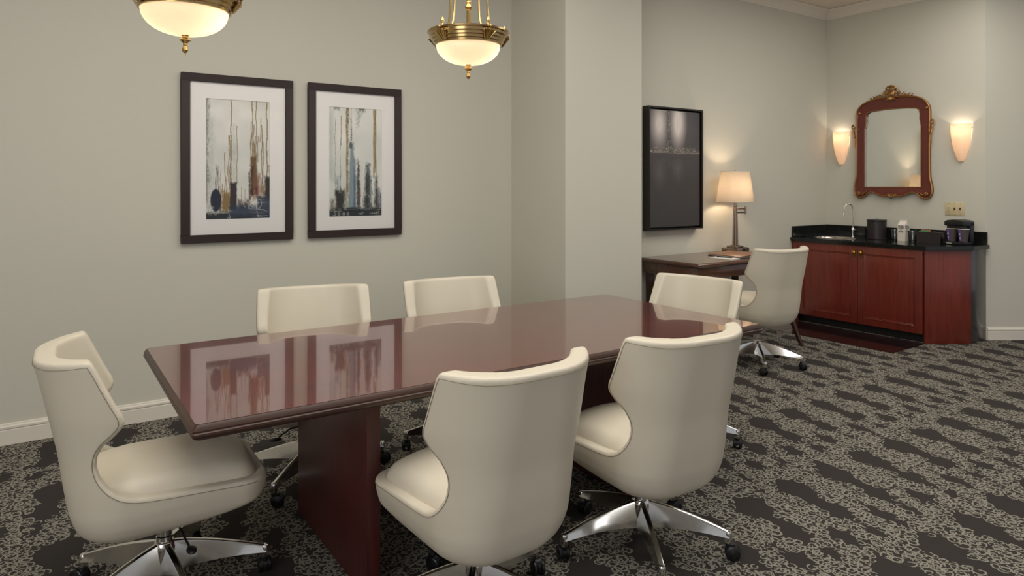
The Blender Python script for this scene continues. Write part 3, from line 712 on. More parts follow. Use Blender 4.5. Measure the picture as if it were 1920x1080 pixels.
picture('dark framed abstract painting with gold drips and white mat, left one of the pair', 0.695, 1.372, 1.045, 2.093, 0.050, (0.838, 1.223, 1.190, 1.943), art_one(), 'framed paintings over the table')
picture('dark framed abstract painting with a blue spire and white mat, right one of the pair', 1.475, 2.153, 1.045, 2.095, 0.050, (1.621, 2.004, 1.188, 1.941), art_two(), 'framed paintings over the table')
# boxed dark canvas over the desk
t = thing('canvas_picture', 'tall dark canvas of lights in a deep black box frame over the desk', 'picture', (4.64, YD, 1.010))
a, b_, H, dp = -0.345, 0.343, 1.078, 0.078
fr = MB()
for (p, q, c, d) in ((a, b_, 0, 0.014), (a, b_, H-0.014, H), (a, a+0.014, 0.014, H-0.014), (b_-0.014, b_, 0.014, H-0.014)): fr.box(p, q, -dp, -0.002, c, d)
fr.box(a+0.014, b_-0.014, -0.012, -0.002, 0.014, H-0.014)
fr.build('frame', M['frameblack'], t, bevel=0.001, seg=1)
MB().box(a+0.028, b_-0.028, -0.060, -0.012, 0.028, H-0.028).build('canvas', M['frameblack'], t, smooth=False)
sheet('painting', a+0.028, b_-0.028, 0.028, H-0.028, -0.061, art_three(), t, 'varnish')

# ------------------------------------------------------------------ chandeliers
def chandelier(label, x, y, z):
    t = thing('chandelier', label, 'chandelier', (x, y, z), math.radians(-34), 'brass bowl chandeliers over the table')
    # local z = 0 at the bowl rim
    bowl = MB(); R_ = 0.151; D_ = 0.092
    outer = [(max(R_*math.sin(a)**0.85, 0.0001), -D_*math.cos(a)) for a in np.linspace(0.0, PI/2, 18)]
    inner = [(r*0.965, zz*0.965+0.0008) for r, zz in reversed(outer)]
    bowl.lathe(outer+inner, 48, cap=False); bowl.build('glass_bowl', M['bowl'], t)
    ring = MB().lathe([(0.149, 0.004), (0.152, -0.004), (0.158, -0.003), (0.160, 0.006), (0.167, 0.010), (0.169, 0.020), (0.176, 0.024), (0.178, 0.034), (0.185, 0.039), (0.187, 0.050), (0.193, 0.054), (0.193, 0.062), (0.186, 0.064), (0.178, 0.058), (0.165, 0.025), (0.149, 0.004)], 64, cap=False)
    ring.build('brass_ring', M['brassdark'], t, sharp=25)
    fin = MB().lathe([(0.0001, -0.166), (0.0025, -0.164), (0.003, -0.158), (0.009, -0.154), (0.011, -0.146), (0.008, -0.136), (0.006, -0.130), (0.008, -0.127), (0.007, -0.122), (0.013, -0.116), (0.0205, -0.110), (0.019, -0.106), (0.012, -0.101), (0.010, -0.095), (0.014, -0.091), (0.013, -0.086), (0.0001, -0.084)], 24)
    fin.build('finial', M['brass'], t, sharp=30)
    for k in range(5):
        a_ = 2*PI*k/5+math.radians(16)
        R3 = Matrix.Rotation(a_, 4, 'Z')
        orn = MB()
        for j in range(-3, 4):                      # palmette of leaf ribs on the ring face
            sp_ = j*0.0085
            orn.tube([tuple(R3 @ Vector((0.164+0.002, sp_*0.35, 0.002))), tuple(R3 @ Vector((0.181, sp_*0.9, 0.026))), tuple(R3 @ Vector((0.196-abs(j)*0.001, sp_*1.25, 0.050-abs(j)*0.004)))], [0.0025, 0.0042, 0.0028], 6)
        orn.sphere(tuple(R3 @ Vector((0.197, 0, 0.056))), 0.006, 6)
        orn.build('ornament', M['brass'], t)
        ac = MB().lathe([(0.0001, 0.055), (0.008, 0.057), (0.0085, 0.063), (0.005, 0.068), (0.0045, 0.074), (0.009, 0.079), (0.0095, 0.088), (0.006, 0.097), (0.002, 0.101), (0.0001, 0.104)], 14, R3 @ Matrix.Translation((0.176, 0, 0)))
        ac.build('acorn_knob', M['brass'], t)
        pts = [(0.166, 0.052), (0.150, 0.058), (0.130, 0.066), (0.112, 0.082), (0.103, 0.105), (0.098, 0.14), (0.093, 0.20), (0.088, 0.32), (0.080, 0.46), (0.060, 0.56), (0.03, 0.62), (0.012, 0.64)]
        MB().tube([tuple(R3 @ Vector((r, 0, zz))) for r, zz in pts], 0.0048, 10).build('arm', M['brass'], t)
    MB().lathe([(0.0001, 0.0), (0.02, 0.0), (0.02, 0.03), (0.009, 0.04), (0.009, 0.165), (0.013, 0.17), (0.017, 0.18), (0.013, 0.19), (0.0095, 0.197), (0.014, 0.203), (0.009, 0.21), (0.009, 0.60), (0.02, 0.62), (0.024, 0.645), (0.012, 0.665), (0.007, 0.68), (0.007, ZC-z-0.03), (0.0001, ZC-z-0.03)], 20).build('stem', M['brass'], t, sharp=30)
    MB().lathe([(0.0001, ZC-z-0.045), (0.02, ZC-z-0.04), (0.05, ZC-z-0.022), (0.062, ZC-z-0.004), (0.062, ZC-z), (0.0001, ZC-z)], 28).build('ceiling_canopy', M['brass'], t)
    for sx in (-1, 1):
        MB().sphere((sx*0.07, 0, 0.004), 0.018, 8).build('bulb', M['bulb'], t)
        light('bulb_light', (sx*0.094, 0.01, -0.016), 0.62, (1.0, 0.88, 0.73), 0.014, t)
    return t
def emis(name, col, st):
    m, nt, b = new_mat(name); b.inputs['Emission Color'].default_value = (*s2l(col), 1); b.inputs['Emission Strength'].default_value = st
    b.inputs['Base Color'].default_value = (1, 0.95, 0.85, 1); return m
M['bulb'] = emis('lit_bulb', (255, 226, 180), 3.0)
chandelier('brass chandelier with glowing glass bowl, nearer and cut by the top left of the frame', 0.439, 2.82, 2.052)
chandelier('brass chandelier with glowing glass bowl and curved arms hanging before the pillar', 1.664, 2.82, 2.062)

# ------------------------------------------------------------------ desk
dk = thing('writing_desk', 'brown wooden writing desk against the wall under the dark canvas', 'desk', (4.87, 3.975, 0))
dx, dy = 0.64, 0.325
MB().loft([rr(-dx, dx, -dy, dy, i, z, 0.01) for i, z in ((0.012, 0.748), (0.006, 0.752), (0.0, 0.762), (0.0, 0.774), (0.006, 0.782), (0.010, 0.785))]).build('desktop', M['deskw'], dk, sharp=30)
MB().box(-dx+0.03, dx-0.03, -dy+0.025, dy-0.02, 0.655, 0.748).build('apron', M['deskw'], dk, bevel=0.003)
for sx in (-1, 1):
    for sy in (-1, 1):
        cx_, cy_ = sx*(dx-0.075), sy*(dy-0.06); rings = []
        for tt in np.linspace(0, 1, 8):
            z = 0.66*(1-tt); w = 0.026-0.011*tt; ox = sx*0.055*max(0, tt-0.25)**1.6*1.5; oy = (sy*0.045 if sy < 0 else 0)*tt*tt*3
            if sy > 0: ox *= 0.6
            rings.append([(cx_+ox+p*w, cy_+oy+q*w, z) for p, q in ((-1, -1), (1, -1), (1, 1), (-1, 1))])
        MB().loft(rings).build('leg', M['darkleg'], dk, bevel=0.003)
ZD = 0.785
# desk lamp
lp = thing('desk_lamp', 'lit desk lamp with cream shade, swing arm and metal column', 'lamp', (5.31, 4.14, ZD))
MB().box(-0.085, 0.085, -0.085, 0.085, 0, 0.012).box(-0.088, 0.088, -0.088, 0.088, 0.012, 0.040).build('base', M['nickel'], lp, bevel=0.002)
MB().box(-0.055, 0.055, -0.05, 0.055, 0.040, 0.058).build('base_step', M['nickel'], lp, bevel=0.002)
for x in (0.02, 0.06): MB().box(x-0.012, x+0.012, -0.083, -0.055, 0.040, 0.046).build('rocker_switch', M['blackp'], lp, bevel=0.001)
MB().box(0.0, 0.03, -0.0895, -0.088, 0.016, 0.032).build('socket', M['blackp'], lp)
cl = MB()
for ox, oy in ((-0.012, -0.012), (0.012, -0.012), (-0.012, 0.012), (0.012, 0.012)): cl.cyl((ox, oy, 0.058), (ox*0.7, oy*0.7, 0.36), 0.0095)
cl.box(-0.03, 0.03, -0.03, 0.03, 0.058, 0.066); cl.build('column', M['nickel'], lp)
MB().lathe([(0.0001, 0.355), (0.017, 0.355), (0.018, 0.40), (0.013, 0.41), (0.013, 0.418), (0.026, 0.422), (0.026, 0.43), (0.012, 0.434), (0.011, 0.47), (0.0001, 0.47)], 18).build('lamp_holder', M['nickel'], lp)
arm = MB()
for z in (0.365, 0.40): arm.tube([(0, 0, z), (0.12, -0.02, z)], 0.007, 8)
arm.cyl((0.122, -0.02, 0.345), (0.122, -0.02, 0.42), 0.009); arm.build('swing_arm', M['nickel'], lp)
sh = MB()
def oval(rx, ry, z, n=48): return [(rx*math.copysign(abs(math.cos(a))**0.8, math.cos(a)), ry*math.copysign(abs(math.sin(a))**0.8, math.sin(a)), z) for a in np.linspace(0, 2*PI, n, endpoint=False)]
sh.loft([oval(0.183, 0.140, 0.462), oval(0.141, 0.108, 0.745), oval(0.138, 0.105, 0.745), oval(0.180, 0.137, 0.462), oval(0.183, 0.140, 0.462)], cap=False); sh.build('lamp_shade', M['shade'], lp, sharp=60)
tr = MB()
for rx, ry, z in ((0.184, 0.141, 0.464), (0.142, 0.109, 0.743)): tr.tube(oval(rx, ry, z, 40), 0.0025, 6, closed=True)
tr.build('shade_trim', M['trim'], lp)
MB().tube([(-0.13, 0, 0.738), (0.13, 0, 0.738)], 0.0018, 6).lathe([(0.0001, 0.735), (0.006, 0.738), (0.004, 0.748), (0.007, 0.754), (0.0001, 0.762)], 12).cyl((0, 0, 0.60), (0, 0, 0.74), 0.0015, 6).build('finial', M['nickel'], lp)
MB().sphere((0, 0, 0.56), 0.026, 8).cyl((0, 0, 0.46), (0, 0, 0.55), 0.013).build('bulb', M['bulb'], lp)
light('lamp_bulb_light', (-0.01, 0, 0.585), 7.5, (1.0, 0.76, 0.53), 0.04, lp)
# folder, notepad, pen
fo = thing('folder', 'brown leather folder lying on the desk in front of the lamp', 'folder', (5.0, 3.90, ZD), math.radians(3))
MB().box(-0.155, 0.155, -0.16, 0.17, 0.0, 0.004).build('back_cover', M['folderdark'], fo, bevel=0.001)
MB().box(-0.145, 0.148, -0.15, 0.16, 0.004, 0.010).build('papers', M['white'], fo)
MB().box(-0.155, 0.155, -0.16, 0.17, 0.0, 0.005, Matrix.Translation((-0.155, 0, 0.011)) @ Matrix.Rotation(math.radians(-2.5), 4, 'Y') @ Matrix.Translation((0.155, 0, 0))).build('front_cover', M['folder'], fo, bevel=0.0015)
tag(MB().box(4.715, 4.835, 3.72, 3.95, ZD, ZD+0.004).build('notepad', M['white']), 'small white notepad beside the brown folder on the desk', 'notepad')
pn = MB().tube([(4.76, 3.90, ZD+0.0085), (4.80, 3.78, ZD+0.0085)], [0.0045, 0.0045], 10).tube([(4.80, 3.78, ZD+0.0085), (4.804, 3.768, ZD+0.0085)], [0.004, 0.001], 10)
tag(pn.build('pen', M['blackp']), 'dark pen lying on the white notepad', 'pen')

# ------------------------------------------------------------------ wet bar cabinet
XF = 6.44; ZT = 0.865
cb = thing('bar_cabinet', 'cherry wood wet bar cabinet with two panelled doors and an angled end', 'cabinet', (6.7, 3.6, 0))
def loc(o): o.location = (-6.7, -3.6, 0); return o
foot = [(XF+0.02, YD-0.004), (XF+0.02, 3.006), (6.785, 2.782), (XM-0.004, 2.782), (XM-0.004, YD-0.004)]
loc(MB().prism([(XF+0.02, YD-0.004), (XF+0.02, 3.03), (6.785, 2.80), (XM-0.004, 2.80), (XM-0.004, YD-0.004)], 0.08, ZT-0.035).build('carcass', M['cabw'], cb, smooth=False))
loc(MB().box(XF+0.07, XF+0.10, 3.03, YD-0.004, 0.0, 0.085).build('toe_kick', M['blackm'], cb, smooth=False))
loc(MB().prism([(XF, 3.001), (6.785, 2.775), (6.795, 2.79), (XF+0.012, 3.018)], 0, ZT-0.035).build('angled_panel', M['cabw'], cb, bevel=0.001))
loc(MB().box(6.787, XM-0.004, 2.774, 2.792, 0, ZT-0.035).build('side_panel', M['sidepanel'], cb, bevel=0.001))
loc(MB().box(XF+0.005, XF+0.02, 3.012, YD-0.004, 0.800, ZT-0.035).build('top_rail', M['cabw'], cb, bevel=0.001))
def door(y0, y1, ky):
    z0, z1 = 0.082, 0.818
    d = MB().box(XF-0.001, XF+0.019, y0, y1, z0, z1).build('door', M['cabw'], cb, bevel=0.002); loc(d)
    i = 0.062
    mo = MB()
    for e, tt, x in ((i, 0.007, -0.006), (i+0.012, 0.005, -0.0035)):
        for (a, b_, c, dd) in ((y0+e, y1-e, z0+e, z0+e+tt), (y0+e, y1-e, z1-e-tt, z1-e), (y0+e, y0+e+tt, z0+e, z1-e), (y1-e-tt, y1-e, z0+e, z1-e)): mo.box(XF+x, XF, a, b_, c, dd)
    mo.build('panel_moulding', M['cabw'], d, bevel=0.001, seg=1)
    pl = MB().prism([(ky+math.cos(a_)*0.015, 0.755+math.sin(a_)*0.047*(1-0.25*abs(math.cos(a_)))) for a_ in np.linspace(0, 2*PI, 20, endpoint=False)], XF-0.004, XF-0.001, 'YZ')
    kn = pl; kn.lathe([(0.0001, 0.0), (0.007, 0.0), (0.006, 0.012), (0.016, 0.017), (0.018, 0.025), (0.010, 0.031), (0.0001, 0.032)], 16, Matrix.Translation((XF-0.004, ky, 0.762)) @ Matrix.Rotation(-PI/2, 4, 'Y'))
    kn.build('knob', M['knob'], d)
door(3.612, 4.245, 3.640); door(3.022, 3.608, 3.572)
loc(MB().box(XF, XF+0.02, 4.249, YD-0.004, 0.0, 0.818).build('stile', M['cabw'], cb, bevel=0.001))
# countertop with sink cut-out
ct = thing('countertop', 'black granite countertop with short backsplash on the bar cabinet', 'countertop', (6.7, 3.6, ZT))
co = [(XF-0.022, YD-0.002), (XF-0.022, 2.985), (6.775, 2.745), (XM-0.002, 2.745), (XM-0.002, YD-0.002)]
SX, SY, SRX, SRY = 6.70, 4.00, 0.150, 0.185
def ov(n=28, k=1.0): return [(SX+SRX*k*math.cos(a_), SY+SRY*k*math.sin(a_)) for a_ in np.linspace(0, 2*PI, n, endpoint=False)]
def slab_with_hole(poly, hole, z0, z1):
    bm = bmesh.new(); 
    def loop(pts):
        vs = [bm.verts.new((x, y, z1)) for x, y in pts]
        return [bm.edges.new((vs[i], vs[(i+1) % len(vs)])) for i in range(len(vs))]
    es = loop(poly)+loop(hole)
    bmesh.ops.triangle_fill(bm, use_beauty=True, edges=es)
    r = bmesh.ops.extrude_face_region(bm, geom=bm.faces[:])
    for v in [g for g in r['geom'] if isinstance(g, bmesh.types.BMVert)]: v.co.z = z0
    bmesh.ops.recalc_face_normals(bm, faces=bm.faces)
    me = bpy.data.meshes.new('slab'); bm.to_mesh(me); bm.free(); return me
me = slab_with_hole(co, ov(), ZT-0.035, ZT); me.materials.append(M['granite'])
sl = bpy.data.objects.new('slab', me); COL.objects.link(sl); sl.parent = ct; sl.location = (-6.7, -3.6, -ZT)
bs = MB().box(XM-0.022, XM-0.002, 2.76, YD-0.002, ZT, 0.978).box(XF+0.0, XM-0.022, YD-0.022, YD-0.002, ZT, 0.978).build('backsplash', M['granite'], ct, bevel=0.001, seg=1); bs.location = (-6.7, -3.6, -ZT)
# sink
sk = thing('sink', 'round stainless steel bar sink set in the granite countertop', 'sink', (SX, SY, ZT))
def sring(k, z, n=40): return [(SRX*k*math.cos(a_), SRY*k*math.sin(a_), z) for a_ in np.linspace(0, 2*PI, n, endpoint=False)]
MB().loft([sring(1.13, 0.0005), sring(1.10, 0.006), sring(1.0, 0.006), sring(0.94, 0.0), sring(0.90, -0.03)], cap=False).build('rim', M['steel'], sk, sharp=50)
MB().loft([sring(0.905, -0.025), sring(0.86, -0.10), sring(0.7, -0.13), sring(0.1, -0.135)], cap=True).build('basin', M['steel'], sk, sharp=50)
fa = thing('faucet', 'slim chrome gooseneck faucet standing behind the bar sink', 'faucet', (6.93, 3.935, ZT))
MB().lathe([(0.0001, 0), (0.02, 0), (0.02, 0.006), (0.012, 0.01), (0.012, 0.06), (0.015, 0.065), (0.015, 0.09), (0.008, 0.1), (0.0001, 0.1)], 18).build('faucet_body', M['chrome'], fa)
pts = [(0, 0, 0.09), (0, 0, 0.29)]+[(-0.045+0.045*math.cos(a_), 0.02-0.02*math.cos(a_), 0.29+0.055*math.sin(a_)) for a_ in np.linspace(0.15, PI, 12)]+[(-0.094, 0.042, 0.25), (-0.097, 0.043, 0.235)]
MB().tube(pts, [0.0065]*(len(pts)-2)+[0.0085, 0.0095], 10).build('spout', M['chrome'], fa)
MB().tube([(0, 0, 0.078), (-0.01, -0.03, 0.078), (-0.012, -0.038, 0.078)], [0.008, 0.010, 0.012], 10).build('valve', M['chrome'], fa)
MB().tube([(-0.012, -0.036, 0.078), (-0.02, -0.06, 0.082), (-0.03, -0.10, 0.062)], [0.006, 0.006, 0.004], 8).build('handle', M['blackp'], fa)

def onx(px, X):
    s_ = (px-960)/1296.; a_ = math.radians(55.84); Fx, Fy, Rx, Ry = math.cos(a_), math.sin(a_), math.sin(a_), -math.cos(a_)
    return X*(Fy+s_*Ry)/(Fx+s_*Rx)
# items on the counter (positions in the room; y found on the line of sight at a chosen depth)
bk = thing('ice_bucket', 'black round ice bucket with a lid on the countertop', 'ice bucket', (6.90, onx(1644, 6.90), ZT))
MB().lathe([(0.0001, 0), (0.083, 0), (0.086, 0.004), (0.086, 0.010), (0.084, 0.012), (0.088, 0.178), (0.0001, 0.178)], 40).build('body', M['faux'], bk)
MB().lathe([(0.0001, 0.178), (0.090, 0.178), (0.091, 0.182), (0.091, 0.190), (0.086, 0.196), (0.03, 0.199), (0.0001, 0.199)], 40).build('lid', M['blackp'], bk)
MB().lathe([(0.0001, 0.199), (0.012, 0.199), (0.014, 0.204), (0.0001, 0.207)], 16).build('lid_knob', M['chrome'], bk)
def tumbler(px, X, lab):
    o = MB().lathe([(0.0001, 0.0), (0.031, 0.0), (0.034, 0.004), (0.042, 0.105), (0.0405, 0.105), (0.033, 0.014), (0.0001, 0.012)], 28).build('drinking_glass', M['tumbler'])
    o.location = (X, onx(px, X), ZT); return tag(o, lab, 'glass', 'tumblers on the bar counter')
tumbler(1677.5, 6.90, 'clear drinking glass between the ice bucket and the white carton')
tumbler(1711, 6.86, 'clear drinking glass right of the white carton')
def text_obj(name, body, size, m, parent, loc_, rot, sx=1.0, bold=0.0):
    cu = bpy.data.curves.new(name, 'FONT'); cu.body = body; cu.size = size; cu.align_x = 'CENTER'; cu.align_y = 'CENTER'; cu.offset = bold; cu.extrude = 0.0002
    o = bpy.data.objects.new(name, cu); COL.objects.link(o)
    dg = bpy.context.evaluated_depsgraph_get(); me = bpy.data.meshes.new_from_object(o.evaluated_get(dg)); bpy.data.objects.remove(o)
    me.materials.clear(); me.materials.append(m)
    o = bpy.data.objects.new(name, me); COL.objects.link(o); o.parent = parent; o.location = loc_; o.rotation_euler = rot; o.scale = (sx, 1, 1)
    return o
mk = thing('water_carton', 'white gable-top carton with black lettering between two glasses', 'carton', (6.88, onx(1694, 6.88), ZT), math.radians(-8))
w = 0.037
cm = MB().loft([[(-w, -w, 0), (w, -w, 0), (w, w, 0), (-w, w, 0)], [(-w, -w, 0.155), (w, -w, 0.155), (w, w, 0.155), (-w, w, 0.155)], [(-0.003, -w, 0.188), (0.003, -w, 0.188), (0.003, w, 0.188), (-0.003, w, 0.188)]]); cm.box(-0.003, 0.003, -w, w, 0.186, 0.204)
cm.build('carton_body', M['carton'], mk, bevel=0.0008, seg=1, smooth=False)
for k, wd in enumerate(('BOXED', 'WATER', 'IS', 'BETTER')):
    z = 0.143-0.018*k
    text_obj('lettering', wd, 0.021, M['ink'], mk, (-w-0.0005, 0, z), (PI/2, 0, -PI/2), 0.8 if k != 3 else 0.68, 0.0006)
    text_obj('lettering', wd, 0.021, M['ink'], mk, (0, -w-0.0005, z), (PI/2, 0, 0), 0.8 if k != 3 else 0.68, 0.0006)
# condiment box with packets
bx_ = thing('condiment_box', 'black leatherette organiser box beside the coffee maker', 'box', (6.89, onx(1748, 6.89), ZT), math.radians(-3))
hw, hd, hb_ = 0.108, 0.07, 0.102
q = MB().box(-hd, hd, -hw, hw, 0, 0.006)
for (a, b_, c, d) in ((-hd, -hd+0.006, -hw, hw), (hd-0.006, hd, -hw, hw), (-hd, hd, -hw, -hw+0.006), (-hd, hd, hw-0.006, hw), (-hd, hd, -0.004, 0.002)): q.box(a, b_, c, d, 0, hb_)
q.build('tray', M['faux'], bx_, bevel=0.001, seg=1)
bxx, bxy = 6.89, onx(1748, 6.89)
def packet(name, dxp, dyp, wp, hp, tilt, mm_, lab):
    o = MB().box(-wp/2, wp/2, -0.0015, 0.0015, 0, hp).build(name, mm_)
    o.rotation_euler = (math.radians(tilt), 0, math.radians(-93)); o.location = (bxx+dxp, bxy+dyp, ZT+0.012); return tag(o, lab, 'packet')
packet('tea_packet', -0.045, 0.052, 0.088, 0.094, 9, M['green'], 'green foil packet sticking out of the front of the black organiser box')
packet('tea_packet', -0.030, 0.054, 0.080, 0.100, 9, M['green'], 'green foil packet just behind the front green one in the black organiser box')
packet('tea_packet', -0.008, 0.046, 0.085, 0.110, 9, M['tan'], 'tan paper packet at the back left of the black organiser box')
packet('sugar_packet', -0.010, -0.055, 0.07, 0.090, 9, M['yellow'], 'yellowish packet in the right half of the black organiser box')
# coffee maker
cmk = thing('coffee_maker', 'black two-cup coffee maker at the right end of the counter', 'coffee maker', (6.92, onx(1798, 6.92), ZT), math.radians(-12))
cmk.scale = (0.9, 0.86, 1.03)
MB().box(-0.12, 0.09, -0.095, 0.105, 0, 0.028).build('base', M['blackp'], cmk, bevel=0.006)
MB().box(0.02, 0.09, -0.105, 0.100, 0.02, 0.20).build('water_tank', M['blackp'], cmk, bevel=0.008)
MB().prism([(-0.105, 0.165), (0.10, 0.165), (0.10, 0.200), (0.07, 0.213), (0, 0.220), (-0.07, 0.213), (-0.105, 0.200)], -0.085, 0.088, 'YZ').build('brew_head', M['blackp'], cmk, bevel=0.004)
MB().box(-0.07, 0.02, -0.085, 0.085, 0.125, 0.166).build('filter_basket', M['faux'], cmk, bevel=0.006)
MB().tube([(-0.088, -0.05, 0.155), (-0.088, 0.0, 0.142), (-0.088, 0.05, 0.155)], 0.003, 6).build('basket_handle', M['blackp'], cmk)
text_obj('lettering', 'Cuisinart', 0.016, M['whiteink'], cmk, (-0.1206, 0.02, 0.014), (PI/2, 0, -PI/2), 1.0, 0.0002)
ccx, ccy = cmk.location.x, cmk.location.y
def cup(px, X, lab):
    t_ = thing('paper_cup', lab, 'cup', (X, onx(px, X), ZT+0.028), math.radians(-20), 'paper cups on the coffee maker')
    MB().lathe([(0.0001, 0.004), (0.029, 0.004), (0.029, 0.0), (0.030, 0.0), (0.0425, 0.104), (0.0405, 0.104), (0.029, 0.01), (0.0001, 0.008)], 28).build('cup_body', M['cup'], t_)
    MB().tube([(0.0425*math.cos(a_), 0.0425*math.sin(a_), 0.105) for a_ in np.linspace(0, 2*PI, 28, endpoint=False)], 0.0022, 6, closed=True).build('rim', M['white'], t_)
    st = MB(); a0, a1 = math.radians(163), math.radians(197)
    for i_ in range(6):
        pass
    vs = []; fs = []
    n_ = 8
    for z in (0.01, 0.098):
        r_ = 0.0306+(z/0.104)*0.0121+0.0002
        for i_ in range(n_+1):
            a_ = a0+(a1-a0)*i_/n_; vs.append((r_*math.cos(a_), r_*math.sin(a_), z))
    for i_ in range(n_): fs.append((i_, i_+1, n_+2+i_, n_+1+i_))
    st.add(vs, fs); st.build('printed_stripe', M['purple'], t_)
    for z, rr_ in ((0.064, 0.0062), (0.036, 0.0035), (0.028, 0.0035)):
        rd = 0.0306+(z/0.104)*0.0121+0.0008
        MB().lathe([(0.0001, 0), (rr_, 0), (rr_, 0.0004), (0.0001, 0.0004)], 12, Matrix.Translation((-rd, 0.0, z)) @ Matrix.Rotation(-PI/2-0.11, 4, 'Y')).build('logo', M['whiteink'], t_)
    t_.scale = (1.1, 1.1, 1.1)
    return t_
cup(1784.5, 6.865, 'dark grey paper cup with purple stripe, left one on the coffee maker')
cup(1806.5, 6.845, 'dark grey paper cup with purple stripe, right one on the coffee maker')

# outlet plate
pt = thing('switch_plate', 'almond three-gang switch and outlet plate on the wall', 'switch plate', (XM, 3.034, 1.121))
MB().box(-0.006, -0.0005, -0.084, 0.084, 0, 0.120).build('plate', M['almond'], pt, bevel=0.002)
MB().box(-0.0075, -0.005, 0.034, 0.064, 0.028, 0.092).build('outlet', M['almond'], pt, bevel=0.001)
sl_ = MB()
for z in (0.048, 0.072): sl_.box(-0.0082, -0.0074, 0.040, 0.043, z-0.006, z+0.006).box(-0.0082, -0.0074, 0.054, 0.057, z-0.006, z+0.006).box(-0.0082, -0.0074, 0.047, 0.051, z-0.012, z-0.007)
sl_.build('outlet_slots', M['almond_dark'], pt)
for y in (0.0, -0.048): MB().box(-0.007, -0.0055, y-0.006, y+0.006, 0.048, 0.072).box(-0.018, -0.006, y-0.004, y+0.004, 0.058, 0.070, None).build('toggle', M['almond_dark'], pt, bevel=0.001)
sc_ = MB()
for y in (0.049, 0.0, -0.048):
    for z in (0.012, 0.108): sc_.sphere((-0.0065, y, z), 0.003, 5)
sc_.build('screws', M['almond_dark'], pt)

# ------------------------------------------------------------------ mirror
mr = thing('wall_mirror', 'ornate carved red and gold framed mirror over the bar', 'mirror', (XM, 3.600, 0), 0)
RO = [(0.0, 1.310), (0.035, 1.312), (0.05, 1.296), (0.085, 1.291), (0.14, 1.312), (0.198, 1.336), (0.24, 1.325), (0.27, 1.295), (0.305, 1.274), (0.345, 1.276), (0.375, 1.305), (0.384, 1.345), (0.380, 1.400), (0.366, 1.455), (0.360, 1.52), (0.358, 1.78), (0.362, 1.86), (0.358, 1.95), (0.362, 2.02), (0.362, 2.12), (0.356, 2.165), (0.336, 2.205), (0.30, 2.238), (0.25, 2.262), (0.20, 2.276), (0.10, 2.283), (0.0, 2.287)]
RI = [(0.0, 1.388), (0.10, 1.388), (0.20, 1.388), (0.2745, 1.388), (0.2745, 1.45), (0.2745, 1.60), (0.2745, 1.80), (0.2745, 1.98), (0.268, 2.01), (0.262, 2.05), (0.264, 2.10), (0.255, 2.135), (0.225, 2.155), (0.18, 2.158), (0.15, 2.162), (0.10, 2.165), (0.0, 2.167)]
def rs_half(P, n):
    return [tuple(v) for v in resample(P, n)]
def full(P, n): h_ = rs_half(P, n); return h_+[(-a_, b_) for a_, b_ in reversed(h_[1:-1])]
NO = 90; outl = full(RO, NO); inl = full(RI, NO)
def ringx(P, x, k=0.0, Q=None):
    return [(x, p[0]+(q[0]-p[0])*k, p[1]+(q[1]-p[1])*k) for p, q in zip(P, Q or P)]
rings = [ringx(outl, -0.004), ringx(outl, -0.032), ringx(outl, -0.040, 0.06, inl), ringx(outl, -0.034, 0.16, inl), ringx(outl, -0.034, 0.8, inl), ringx(outl, -0.026, 1.0, inl), ringx(outl, -0.008, 1.0, inl)]
mb = MB(); n_ = len(outl)
v = [p for r in rings for p in r]; f = []
for k in range(len(rings)-1):
    for i in range(n_): j = (i+1) % n_; f.append((k*n_+i, k*n_+j, (k+1)*n_+j, (k+1)*n_+i))
mb.add(v, f); mb.build('frame', M['redwood'], mr, sharp=30)
MB().prism(inl, -0.012, -0.004, 'YZ').build('mirror_glass', M['mirror'], mr, smooth=False)
gt = MB().tube([(-0.039, a_, b_) for a_, b_ in outl], 0.0085, 8, closed=True)
gt.build('gilt_edge', M['gold'], mr)
MB().tube([(-0.031, a_*1.018, 1.77+(b_-1.77)*1.012) for a_, b_ in inl], 0.0055, 6, closed=True).build('gilt_bead', M['gold'], mr)
def scroll(mb, c, r, d, turns=1.3, a0=0, th=0.007, x=-0.045):
    pts = []; rs = []
    for t_ in np.linspace(0, 1, 20):
        a_ = a0+d*turns*2*PI*t_; rr_ = r*(1-0.75*t_); pts.append((x-0.008*t_, c[0]+rr_*math.cos(a_), c[1]+rr_*math.sin(a_))); rs.append(th*(1-0.35*t_))
    mb.tube(pts, rs, 8)
cr_ = MB()
cr_.sphere((-0.045, 0.0, 2.318), 0.040, 10, (0.45, 0.95, 1.0)); cr_.sphere((-0.058, 0.0, 2.318), 0.022, 8, (0.5, 1.1, 1.0))
for k in range(-3, 4): cr_.tube([(-0.05, 0.006*k, 2.285), (-0.055, 0.014*k, 2.262), (-0.045, 0.022*k, 2.246+0.002*abs(k))], [0.006, 0.006, 0.002], 6)      # shell ribs
